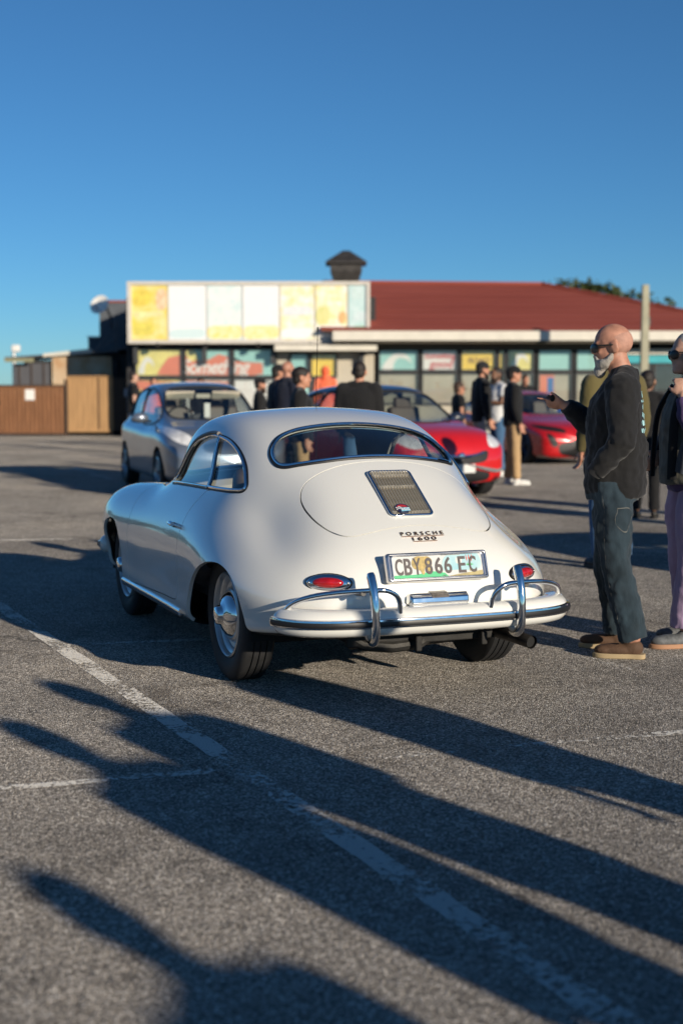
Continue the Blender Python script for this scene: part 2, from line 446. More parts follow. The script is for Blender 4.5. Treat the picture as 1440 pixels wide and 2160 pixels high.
def ground_sheet():
    xs = [-1500, -300, -60, -20, 0, 20, 60, 300, 1500]; V = []; Fc = []
    for y in xs:
        for x in xs: V.append((x, y+20, 0))
    n = len(xs)
    for i in range(n-1):
        for j in range(n-1): Fc.append((i*n+j, i*n+j+1, (i+1)*n+j+1, (i+1)*n+j))
    return tag(MB().add(V, Fc).build('ground', M_ASPH), kind='structure')
ground_sheet()
def paint(cov):
    m = bpy.data.materials.new('worn line paint'); m.use_nodes = True; nt = m.node_tree; b = nt.nodes['Principled BSDF']; L = nt.links
    tc = _n(nt, 'ShaderNodeTexCoord'); n1 = _n(nt, 'ShaderNodeTexNoise'); n1.inputs['Scale'].default_value = 38; n1.inputs['Detail'].default_value = 6; L.new(tc.outputs['Object'], n1.inputs['Vector'])
    n2 = _n(nt, 'ShaderNodeTexNoise'); n2.inputs['Scale'].default_value = 2.2; n2.inputs['Detail'].default_value = 3; L.new(tc.outputs['Object'], n2.inputs['Vector'])
    a = _n(nt, 'ShaderNodeMath', operation='ADD'); L.new(n1.outputs['Fac'], a.inputs[0]); L.new(n2.outputs['Fac'], a.inputs[1])
    r = _n(nt, 'ShaderNodeMapRange'); r.inputs['From Min'].default_value = 1.12-cov*.35; r.inputs['From Max'].default_value = 1.24-cov*.35; r.inputs['To Max'].default_value = .55; L.new(a.outputs[0], r.inputs['Value'])
    L.new(r.outputs[0], b.inputs['Alpha']); b.inputs['Diffuse Roughness'].default_value = 1.0; b.inputs['Base Color'].default_value = (.74, .72, .68, 1); b.inputs['Roughness'].default_value = .85
    v = _n(nt, 'ShaderNodeTexVoronoi'); v.inputs['Scale'].default_value = 95; L.new(tc.outputs['Object'], v.inputs['Vector'])
    bp = _n(nt, 'ShaderNodeBump'); bp.inputs['Distance'].default_value = .004; bp.inputs['Strength'].default_value = .8; bp.invert = True; L.new(v.outputs['Distance'], bp.inputs['Height']); L.new(bp.outputs[0], b.inputs['Normal'])
    return m
def line(a, b, w, cov, wob=.006):
    a = np.array(a); b = np.array(b); d = (b-a)/np.linalg.norm(b-a); n = np.array([-d[1], d[0]]); k = max(4, int(np.linalg.norm(b-a)/.15)); V = []
    for i in range(k+1):
        p = a+(b-a)*i/k
        for s in (1, -1): q = p+n*s*(w/2+random.uniform(-wob, wob)); V.append((q[0], q[1], .004))
    return tag(MB().add(V, [(2*i, 2*i+2, 2*i+3, 2*i+1) for i in range(k)]).build('parking_line', paint(cov)), kind='structure')
line((-2.9, 10.65), (1.5, 1.2), .095, .60); line((-1.9, 4.74), (-.45, 5.20), .06, .50); line((-.45, 5.20), (1.9, 5.95), .055, .30)
line((-5.2, 12.95), (-1.9, 13.48), .09, .45); line((-1.6, 7.78), (.8, 8.35), .06, .5); line((-4.9, 25.9), (-2.2, 18.2), .10, .5)
line((1.0, 7.9), (2.4, 5.6), .06, .25); line((2.6, 16.5), (6.5, 17.4), .09, .35); line((-9.5, 18.9), (-5, 20.0), .09, .3)

# ================================================================== the diner across the car park
M_WALL = mat('cream render', (.50, .45, .36), rough=.85, var=.08, vscale=2, bump=.1, bscale=30)
M_WALLD = mat('dark wall and shade', (.03, .03, .032), rough=.8, var=.3, vscale=5)  # near-black tone; on the diner's left side it paints in the shade
M_FASCIA = mat('cream fascia paint', (.66, .62, .53), rough=.6, var=.06, vscale=3)
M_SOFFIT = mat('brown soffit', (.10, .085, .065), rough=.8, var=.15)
M_FRAME = mat('charcoal window frame', (.045, .047, .05), rough=.5, var=.1)
M_ROOF = mat('oxide red roof paint', (.255, .052, .034), rough=.75, var=.12, vscale=1.4, col2=(.30, .066, .045), stretch=(.25, 1, 1))
M_TEAL = mat('teal vinyl', (.36, .62, .58), rough=.4, var=.06, vscale=2)
M_YEL = mat('yellow vinyl', (.85, .60, .08), rough=.4, var=.06, vscale=2)
M_LYEL = mat('pale yellow vinyl', (.80, .70, .24), rough=.4, var=.12, vscale=3)
M_WHT = mat('white vinyl', (.78, .76, .72), rough=.4, var=.04, vscale=2)
M_CORAL = mat('coral vinyl', (.72, .22, .13), rough=.4, var=.06)
M_REDV = mat('red vinyl', (.60, .09, .09), rough=.4, var=.05)
M_BLIND = mat('beige blind', (.42, .38, .30), rough=.8, var=.08, vscale=3)
M_SHOP = glass('shop glass', (.97, .98, .98))
diner = thing('diner_building', 'low diner with red hipped roof, cream fascia and colourful poster windows', 'building', (0, 42, 0))
def D(c, d, name, m, par=None, bevel=0.0): return MB().box((c[0], c[1]-42, c[2]), d).build(name, m, par or diner, bevel=bevel)
def DP(pts, y0, y1, name, m, par=None): return MB().prism(pts, y0-42, y1-42, axis=1).build(name, m, par or diner)
D((-2.65, 46, 2.05), (7.3, 7.9, 4.1), 'wall', M_WALLD)                       # block behind the menu board
D((6.8, 46.2, 1.45), (11.6, 7.8, 2.9), 'wall', M_WALLD)
# roof: hipped, eaves at 41
V = [(-.6,-1,3.07),(12.7,-1,3.07),(6.4,4,4.74),(-.6,4,4.80),(12.7,9,3.07),(-.6,9,3.07)]
ro = MB().add(V, [(0,1,2,3),(1,4,2),(4,5,3,2),(0,3,5)]).build('roof', M_ROOF, diner)
V = []
for i in range(9):       # battens / laps running along the slope courses
    t = (i+.5)/9; z = 3.07+(4.76-3.07)*t; y = -1+5*t; x1 = 12.7+(6.4-12.7)*t
    MB().box(((-.6+x1)/2, y, z+.012), (x1+.6, .05, .012)).build('roof_course', M_ROOF, ro)
MB().tube([(-.6,4,4.82),(6.4,4,4.76),(12.7,-1,3.09)], .07, 6).build('ridge_cap', M_ROOF, ro)
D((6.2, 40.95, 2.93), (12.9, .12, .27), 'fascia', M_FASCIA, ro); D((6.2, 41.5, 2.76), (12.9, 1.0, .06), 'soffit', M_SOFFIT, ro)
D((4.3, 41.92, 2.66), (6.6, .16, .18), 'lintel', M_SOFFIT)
def glazing(x0, x1, z0, z1, m, name='poster_window'):
    """framed opening: back panel (poster or blind), bars, and a pane in front"""
    o = D(((x0+x1)/2, 42.0, (z0+z1)/2), (x1-x0, .04, z1-z0), name, m)
    w = .05
    for c, d in ((((x0+x1)/2, 41.94, z1-w/2), (x1-x0, .1, w)), (((x0+x1)/2, 41.94, z0+w/2), (x1-x0, .1, w)), ((x0+w/2, 41.938, (z0+z1)/2), (w, .1, z1-z0)), ((x1-w/2, 41.938, (z0+z1)/2), (w, .1, z1-z0))):
        D(c, d, 'window_frame', M_FRAME, o)
    D(((x0+x1)/2, 41.95, (z0+z1)/2), (x1-x0-2*w, .008, z1-z0-2*w), 'window_pane', M_SHOP, o)
    return o
def art(pts, par, m, y=41.975, name='poster_shape'): return MB().prism(pts, y-42-.004, y-42, axis=1).build(name, m, par)
def wave(x0, x1, z0, z1):   # a curling white wave
    w = x1-x0; h = z1-z0
    return [(x0+w*a, z0+h*b) for a, b in cspline([(.0,.02),(.15,.55),(.45,.92),(.75,.75),(.86,.35),(.72,.55),(.5,.62),(.35,.35),(.30,.02)], 4, True)]
# left: three big picture panes with the script lettering, clear strip below
ZT, ZM = 2.60, 1.76
for i, (x0, x1) in enumerate(((-6.05, -4.64), (-4.60, -3.22), (-3.18, -1.88))):
    o = glazing(x0, x1, ZM, ZT, (M_LYEL, M_TEAL, M_TEAL)[i]); glazing(x0, x1, .35, ZM-.02, M_WHT if i else M_LYEL, 'lower_window')
    if i == 0: art(wave(-5.95, -5.42, ZM+.1, ZT-.2), o, M_WHT)
    if i == 1: art([(-4.55,ZT-.05),(-4.32,ZT-.05),(-4.1,ZM+.3),(-4.55,ZM+.2)], o, M_LYEL)
    blob = [(-5.42,.02),(-5.28,.25),(-5.08,.52),(-4.7,.60),(-4.45,.42),(-4.2,.44),(-3.9,.45),(-3.6,.62),(-3.35,.55),(-3.2,.42),(-2.9,.40),(-2.32,.36),(-2.30,.05),(-2.6,.0)]
    cl = [(min(max(px, x0+.05), x1-.05), ZM+.05+pz) for px, pz in blob]
    art(cl, o, M_CORAL, 41.972)
    art([(x0+.05, 1.40), (x1-.05, 1.34), (x1-.05, 1.62), (x0+.05, 1.66)], o, M_CORAL if i < 2 else M_WHT, 41.97)
sign_txt = text_mesh('Something', .62, .004, bold=.012, shear=.28, spacing=.93); sign_txt.transform(Matrix.Diagonal((.80, .92, 1, 1)))
sign_txt.transform(Matrix.Rotation(R(90), 4, 'X')); sign_txt.transform(Matrix.Translation((-3.72, -.036, ZM+.28)))
obj('window_lettering', sign_txt, M_WHT, diner)
# entrance bay
D((-.46, 42.02, 1.25), (2.84, .04, 2.5), 'entrance_wall', M_WALL); D((-.45, 41.45, 2.60), (2.95, .5, .17), 'canopy', M_FASCIA)
glazing(-1.52, -.95, 1.75, 2.46, M_TEAL); glazing(-.92, -.12, 1.75, 2.46, M_YEL)
dr = D((-.9, 41.97, .9), (1.35, .06, 1.75), 'door', M_FRAME); D((-1.22, 41.93, .95), (.5, .02, 1.5), 'door_pane', M_TEAL, dr); D((-.55, 41.93, .95), (.5, .02, 1.5), 'door_pane', M_SHOP, dr)
D((-.9, 41.90, 1.0), (.03, .03, .5), 'door_handle', M_CHROME, dr)
# right wing: poster row above, blinds below
cells = [(1.08, 2.28, M_TEAL), (2.34, 3.42, M_WHT), (3.48, 4.54, M_YEL), (4.58, 4.80, M_YEL), (4.84, 5.66, M_LYEL), (5.74, 6.78, M_TEAL), (6.85, 7.9, M_TEAL)]
for i, (x0, x1, m) in enumerate(cells):
    o = glazing(x0, x1, 1.93, 2.58, m)
    if i in (0, 4): art(wave(x0+.12, x1-.1, 1.98, 2.52), o, M_WHT)
    glazing(x0, x1, .95, 1.90, M_BLIND if i != 3 else M_WALLD, 'lower_window'); D(((x0+x1)/2, 42, .48), (x1-x0+.05, .06, .9), 'stall_riser', M_WALL)
    if i == 5: art([(x0+.08,1.0),(x0+.5,1.0),(x0+.5,1.82),(x0+.08,1.82)], o, M_CORAL, 41.974); art([(x0+.3,1.3),(x0+.48,1.3),(x0+.48,1.75),(x0+.3,1.75)], o, mat('poster blue', (.05, .16, .4), rough=.4), 41.970)
for s_, x, z, sz, m in (('Something', 2.88, 2.37, .21, M_REDV), ('good', 2.92, 2.14, .33, M_REDV), ('ROAD', 4.02, 2.24, .22, mat('brown vinyl', (.30, .16, .05), rough=.5))):
    me = text_mesh(s_, sz, .003, bold=.006, shear=.15); me.transform(Matrix.Rotation(R(90), 4, 'X')); me.transform(Matrix.Translation((x, -.03, z))); obj('window_lettering', me, m, diner)
D((10.2, 41.9, 2.50), (4.4, .14, .16), 'header', M_FASCIA); D((10.2, 41.85, 2.28), (4.4, .10, .22), 'teal_band', mat('turquoise paint', (.03, .36, .42), rough=.5))
for i in range(4): glazing(8.05+i*1.1, 9.1+i*1.1, .5, 2.15, M_WALLD if i in (1, 3) else mat('grey shop interior', (.16, .17, .16), rough=.7), 'shop_window')
# extractor cowl on the roof
M_COWL = mat('sooty sheet metal', (.05, .045, .042), rough=.6, metal=.3, var=.3, vscale=5)
cow = MB()
def ringbox(z, w): return [(-w[0], -w[1], z), (w[0], -w[1], z), (w[0], w[1], z), (-w[0], w[1], z)]
def stack(rings):
    V = []; Fc = []
    for r in rings: V += r
    for i in range(len(rings)-1):
        for j in range(4): Fc.append((i*4+j, i*4+(j+1) % 4, (i+1)*4+(j+1) % 4, (i+1)*4+j))
    Fc += [(3,2,1,0), tuple(len(V)-4+j for j in range(4))]
    return V, Fc
V, Fc = stack([ringbox(3.9, (.36,.36)), ringbox(4.62, (.36,.36)), ringbox(4.98, (.48,.48)), ringbox(5.2, (.48,.48))]); cw = MB().add(V, Fc).build('roof_cowl', M_COWL, diner); cw.location = (.14, 2, 0)
V, Fc = stack([ringbox(5.2, (.62,.62)), ringbox(5.25, (.62,.62)), ringbox(5.62, (.10,.10))]); MB().add(V, Fc).build('cowl_cap', M_COWL, cw)
# dark plant room and lean-to on the left
M_PLANT = mat('dark slate cladding', (.09, .10, .115), rough=.7, var=.2)
D((-7.2, 46.3, 3.1), (.95, 1.6, 2.1), 'plant_room', M_PLANT); D((-7.2, 46.3, 4.18), (1.0, 1.65, .07), 'plant_room_cap', M_ROOF)
D((-7.8, 47.0, 2.75), (.8, 1.2, .62), 'plant_box', M_PLANT); D((-7.8, 47.0, 3.09), (.85, 1.25, .05), 'plant_box_cap', M_FASCIA)
D((-6.8, 45.9, 1.25), (1.1, 2.4, 2.5), 'side_wall', M_WALLD); DP([(-7.7,2.48),(-6.3,2.72),(-6.3,2.80),(-7.7,2.56)], 44.4, 47.0, 'lean_to_roof', M_PLANT)
for a, b in (((-7.45,43,2.5),(-6.7,43.3,3.4)), ((-7.1,43,2.7),(-6.6,43.2,3.1)), ((-6.75,43,2.5),(-6.75,43,3.6))): MB().tube([(a[0],a[1]-42,a[2]),(b[0],b[1]-42,b[2])], .03, 6).build('stay_pipe', M_PLANT, diner)

# ------------------------------------------------------------------ menu board
board = thing('menu_billboard', 'wide pale menu board of seven panels mounted above the diner windows', 'billboard', (0, 41.4, 0))
M_BFR = mat('billboard frame', (.60, .56, .50), rough=.5, var=.06)
BX0, BX1, BZ0, BZ1 = -6.17, .82, 2.72, 4.50
MB().box(((BX0+BX1)/2, .22, (BZ0+BZ1)/2), (BX1-BX0, .36, BZ1-BZ0)).build('backing', M_WHT, board)
for c, d in ((((BX0+BX1)/2, 0, BZ1-.05), (BX1-BX0, .12, .10)), (((BX0+BX1)/2, 0, BZ0+.05), (BX1-BX0, .12, .10)), ((BX0+.06, -.003, (BZ0+BZ1)/2), (.12, .12, BZ1-BZ0)), ((BX1-.05, -.003, (BZ0+BZ1)/2), (.10, .12, BZ1-BZ0))):
    MB().box(c, d).build('frame_bar', M_BFR, board)
def menu_mat(i, base, blot, seed):
    return mat('menu print', base, rough=.35, col2=blot, vscale=3.2+.3*seed, detail=3, rvar=.05)
W_ = (.84, .84, .82); Y_ = (.78, .60, .10); LY = (.82, .73, .36); T_ = (.44, .64, .63); LT = (.62, .75, .75)
spec = [(-6.05,-5.02,Y_,LY),(-4.99,-3.90,W_,(.82,.83,.84)),(-3.87,-2.87,LT,W_),(-2.84,-1.80,W_,(.84,.84,.84)),(-1.77,-.78,LY,W_),(-.75,.16,(.84,.72,.25),W_),(.20,.72,T_,LT)]
for i, (x0, x1, c1, c2) in enumerate(spec):
    p = MB().box(((x0+x1)/2, .01, (BZ0+BZ1)/2), (x1-x0, .03, BZ1-BZ0-.22)).build('menu_panel', menu_mat(i, c1, c2, i), board)
    def blot(a0, a1, b0, b1, c, c2=None):
        h = BZ1-BZ0-.22; w = x1-x0; z0 = BZ0+.11
        pts = cspline([(x0+w*a0, z0+h*(b0+.02)), (x0+w*(a0+a1)/2, z0+h*b0), (x0+w*a1, z0+h*(b0+.03)), (x0+w*a1, z0+h*b1), (x0+w*(a0+a1)/2, z0+h*(b1+.02)), (x0+w*a0, z0+h*(b1-.02))], 4, True)
        MB().prism(pts, -.0105, -.0065, axis=1).build('menu_picture', mat('menu picture', c, rough=.4, var=.15, vscale=6, col2=c2), p)
    if i == 0: blot(.05,.5,.62,.9,(.74,.58,.10)); blot(.72,.95,.55,.92,(.80,.42,.22),(.85,.7,.5)); blot(.05,.9,.42,.5,LY); blot(.05,.6,.08,.3,(.70,.60,.12))
    if i == 1: blot(.05,.95,.03,.18,(.60,.74,.76),LT)
    if i in (2, 3): blot(.03,.97,.02,.24,(.82,.70,.20),(.85,.80,.55)); blot(.1,.8,.6,.75,(.62,.74,.76),W_) if i == 2 else None
    if i == 4: blot(.1,.9,.45,.6,(.66,.70,.72),(.8,.8,.8)); blot(.05,.9,.03,.2,(.74,.78,.8),W_)
    if i == 5: blot(.05,.95,.03,.25,W_,(.85,.8,.7)); blot(.05,.4,.28,.6,(.62,.64,.24),LY); blot(.75,.95,.3,.5,(.8,.45,.2))
    if i == 6: blot(.25,.9,.08,.25,(.26,.56,.34),T_); blot(.3,.95,.35,.5,(.56,.66,.68),LT); blot(.2,.9,.75,.95,(.50,.64,.62),LT)
for x in (-5.3, -3.9, -2.4, -.9, .3): MB().box((x, -.03, BZ0-.05), (.10, .2, .12)).build('floodlight_bracket', M_BLACK, board)
for x in (-6.0, -4.0, -2.0, .6): MB().box((x, .45, 2.75), (.12, .3, 1.2)).build('support_post', M_FRAME, board)

# ------------------------------------------------------------------ satellite dish
dish = thing('satellite_dish', 'white round satellite dish on the dark left end of the diner', 'dish', (-7.25, 43.2, 0))
q = MB(); q.lathe([(.001, .0), (.1, -.006), (.2, -.03), (.3, -.07), (.31, -.07), (.3, -.055), (.2, -.012), (.1, .012), (.001, .02)], 28); me = q.mesh('reflector', True); me.transform(Matrix.Translation((0, 0, 3.92)) @ Matrix.Rotation(R(-25), 4, 'X') @ Matrix.Rotation(R(-20), 4, 'Z'))
obj('reflector', me, mat('dish white', (.85, .83, .78), rough=.5, var=.08), dish)
MB().tube([(.0,.02,3.92),(.15,.25,3.85),(.22,.5,3.6),(.22,.9,3.2)], .03, 8).build('mast_arm', M_STEEL, dish, smooth=True); MB().tube([(0,-.05,3.7),(-.05,-.42,3.82)], .012, 6).build('feed_arm', M_BLACK, dish, smooth=True); MB().box((-.05,-.44,3.83), (.06,.09,.06)).build('feed_horn', M_BLACK, dish)

# ------------------------------------------------------------------ fence, gate, shed
M_SL1 = mat('weathered brown slat', (.30, .135, .06), rough=.7, var=.2, vscale=3, stretch=(6, 6, .6), bump=.2, bscale=20)
M_SL2 = mat('tan board', (.40, .23, .10), rough=.7, var=.15, vscale=3, stretch=(6, 6, .6), bump=.15, bscale=20)
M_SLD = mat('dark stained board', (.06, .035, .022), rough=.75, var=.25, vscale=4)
gate = thing('slatted_gate', 'reddish brown slatted timber gate with a white notice at the far left', 'gate', (-9.35, 43, 0))
for k in range(17):
    w = .082; x = -1.12+k*.128
    MB().box((x, random.uniform(-.004, .004), .79), (w, .03, 1.42+random.uniform(-.01, .01))).build('slat', M_SL1, gate)
MB().box((-.1, .10, .8), (2.25, .02, 1.4)).build('dark_gap_sheet', M_SLD, gate); MB().box((-.1, .04, 1.30), (2.25, .05, .09)).build('rail', M_SLD, gate); MB().box((-.1, .04, .30), (2.25, .05, .09)).build('rail', M_SLD, gate)  # dark sheet added behind the slats so the gaps read dark
MB().box((-.1, -.02, 1.515), (2.25, .06, .05)).build('top_cap', M_SLD, gate); MB().box((1.07, 0, .85), (.10, .10, 1.7)).build('gate_post', M_SLD, gate); MB().box((-.1, -.02, .06), (2.25, .06, .05)).build('bottom_rail', M_SLD, gate)
MB().box((-.02, -.03, 1.24), (.28, .012, .32)).build('notice', M_WHT, gate); MB().box((-1.0, -.03, 1.0), (.10, .03, .14)).build('latch', M_BLACK, gate)
pan = thing('timber_screen', 'tan vertical board screen standing beside the slatted gate', 'fence', (-7.55, 43, 0))
for k in range(9):
    MB().box((-.62+k*.152, random.uniform(-.006, .006), .94), (.146, .035, 1.66)).build('board', M_SL2, pan)
MB().box((-.02, -.03, .16), (1.36, .04, .08)).build('kick_rail', M_SL2, pan); MB().box((-.02, -.02, 1.79), (1.38, .09, .035)).build('top_cap', M_SL2, pan); MB().box((.25, -.03, .95), (.03, .03, 1.6)).build('meeting_stile', M_SLD, pan)
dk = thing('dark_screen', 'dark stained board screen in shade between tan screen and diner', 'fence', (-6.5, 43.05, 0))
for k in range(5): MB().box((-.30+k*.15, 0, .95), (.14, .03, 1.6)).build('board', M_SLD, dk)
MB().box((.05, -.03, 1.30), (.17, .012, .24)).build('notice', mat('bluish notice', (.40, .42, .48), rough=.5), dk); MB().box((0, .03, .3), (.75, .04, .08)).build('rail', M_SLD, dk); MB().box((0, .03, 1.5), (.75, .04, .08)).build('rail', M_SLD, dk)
shed = thing('corrugated_shed', 'low shed with rusty corrugated cladding behind the slatted gate', 'shed', (-8.72, 44.4, 0))
M_CORR = mat('rusty corrugated sheet', (.62, .54, .40), rough=.7, col2=(.45, .24, .10), vscale=1.6, detail=6)
V = []; Fc = []
xs = np.linspace(-.25, 1.6, 60)
for i, x in enumerate(xs):
    for z in (0, 2.42): V.append((x, .02*math.sin(i*1.6), z))
Fc = [(2*i, 2*i+2, 2*i+3, 2*i+1) for i in range(59)]
MB().add(V, Fc).build('cladding', M_CORR, shed, smooth=True); MB().box((.3, 1.6, 1.15), (2.9, 3.0, 2.3)).build('wall', M_WALLD, shed); MB().box((-.9, .05, 1.1), (1.1, .06, 2.2)).build('dark_wall', mat('slate boards', (.09, .09, .10), rough=.8), shed)
for k in range(3): MB().box((-1.28+k*.38, 0, 1.1), (.03, .04, 2.2)).build('cover_strip', M_SLD, shed)
MB().prism([(-1.7,2.34),(1.75,2.56),(1.75,2.62),(-1.7,2.40)], -.12, 3.1, axis=1).build('roof', M_PLANT, shed); MB().prism([(-.5,2.40),(1.0,2.52),(1.0,2.66),(-.5,2.50)], -.17, -.12, axis=1).build('barge_board', M_FASCIA, shed)
MB().box((-1.2,-.33,2.30), (.9,.05,.12)).build('gutter', mat('olive gutter', (.25,.24,.14), rough=.6), shed)
# concrete pole in front of the right wing
pole = thing('concrete_pole', 'pale square concrete pole in front of the diner right end', 'pole', (8.03, 38, 0))
V, Fc = stack([ringbox(-.1, (.115,.115)), ringbox(4.16, (.085,.085))]); MB().add(V, Fc).build('shaft', mat('pale concrete', (.38, .36, .26), rough=.85, var=.12, vscale=4, bump=.2, bscale=30), pole, bevel=.015)
MB().box((.10, -.02, 3.2), (.08, .1, .22)).build('junction_box', M_FRAME, pole); MB().tube([(.10,0,3.1),(.12,0,1.5)], .015, 6).build('conduit', M_FRAME, pole)
lp = thing('lamp_post', 'small distant lamp post rising at the far left', 'lamp post', (-13.72, 60, 0)); MB().tube([(0,0,0),(0,0,3.0)], [.1,.07], 8).build('mast', M_STEEL, lp, smooth=True); MB().box((.1, -.05, 3.1), (.34, .3, .3)).build('lamp_head', M_WHT, lp, bevel=.05)

# ------------------------------------------------------------------ trees
def leaf_mat(name, a, b): return mat(name, a, rough=.6, col2=b, vscale=.7, detail=5, spec=.3)
M_LEAF = leaf_mat('dark green foliage', (.028, .045, .014), (.07, .085, .028)); M_BARK = mat('bark', (.07, .05, .035), rough=.9, var=.3, bump=.5, bscale=15)
def tree(label, loc, trunk, blobs, n, leaf, seed, group=None, name='tree'):
    rg = np.random.default_rng(seed); t = thing(name, label, 'tree', loc, 0, group)
    tr = MB(); top = np.mean([b[0] for b in blobs], 0)
    tr.tube([(0,0,-.1),(.05,0,trunk*.5),(top[0]*.3,top[1]*.3,trunk)], [trunk*.09+.06, trunk*.06+.05, trunk*.05+.04], 8)
    for b in blobs: tr.tube([(top[0]*.3,top[1]*.3,trunk*.9), ((top[0]*.3+b[0][0])/2,(top[1]*.3+b[0][1])/2,(trunk+b[0][2])/2-.2), b[0]], [trunk*.045+.03,.05,.02], 6)
    tr.build('trunk', M_BARK, t, smooth=True)
    V = []; Fc = []
    vol = np.array([b[1][0]*b[1][1]*b[1][2] for b in blobs])**.66; vol /= vol.sum()
    for i, (c, r) in enumerate(blobs):
        for _ in range(int(n*vol[i])):
            u = rg.normal(size=3); u /= np.linalg.norm(u); rad = rg.uniform(.45, 1.06)**.6
            p = np.array(c)+u*np.array(r)*rad*(1+.14*math.sin(7*u[0]+5*u[1]+9*u[2]+seed))
            a = rg.normal(size=3); a /= np.linalg.norm(a); b_ = np.cross(a, rg.normal(size=3)); b_ /= np.linalg.norm(b_); s1 = leaf*rg.uniform(.6, 1.5); s2 = s1*rg.uniform(.4, .8)
            k = len(V); V += [p-a*s1, p+b_*s2, p+a*s1, p-b_*s2]; Fc.append((k, k+1, k+2, k+3))
    obj('crown', mesh('crown', V, Fc, False), M_LEAF, t)
    return t
tree('bushy dark tree behind the roof, left of the two', (11.4, 70, 0), 3.2, [((-.6,0,5.35),(1.6,1.6,1.3)),((.9,0,5.3),(1.4,1.4,1.3)),((0,0,4.5),(2.2,1.8,1.2))], 3200, .16, 3)
tree('bushy dark tree behind the roof, nearer the concrete pole', (14.6, 70, 0), 2.6, [((-.6,0,4.95),(1.4,1.4,1.25)),((.7,0,4.5),(1.3,1.4,1.2)),((1.8,0,4.0),(1.2,1.2,1.0)),((0,0,3.7),(2.0,1.6,1.1))], 3000, .16, 4)
tree('low green bush beyond the slatted gate', (-14.9, 55, 0), .6, [((.2,0,1.6),(1.3,1.2,.9)),((-1.0,0,1.8),(1.4,1.2,1.0)),((.9,0,1.1),(.9,.9,.8))], 1600, .12, 5, name='bush')
# tree line bounding the car park on the left, one dark mass mirrored in the coupe's flank
V = []; Fc = []; rg = np.random.default_rng(50)
for k in range(26):
    cx, cy, r = -36-rg.uniform(0, 9), -16+k*3.4, rg.uniform(1.2, 2.4)
    for _ in range(380):
        u = rg.normal(size=3); u /= np.linalg.norm(u); p = np.array([cx, cy, 1.2+r*.45])+u*np.array([r*1.2, r*1.4, r*.8])*rg.uniform(.5, 1.05)
        if p[2] < 0: continue
        a = rg.normal(size=3); a /= np.linalg.norm(a); b = np.cross(a, rg.normal(size=3)); b /= np.linalg.norm(b); s1 = rg.uniform(.2, .45); k0 = len(V)
        V += [p-a*s1, p+b*s1*.6, p+a*s1, p-b*s1*.6]; Fc.append((k0, k0+1, k0+2, k0+3))
tag(obj('treeline', mesh('treeline', V, Fc, False), M_LEAF), 'dark line of low trees bounding the car park on the left', 'trees', kind='stuff')
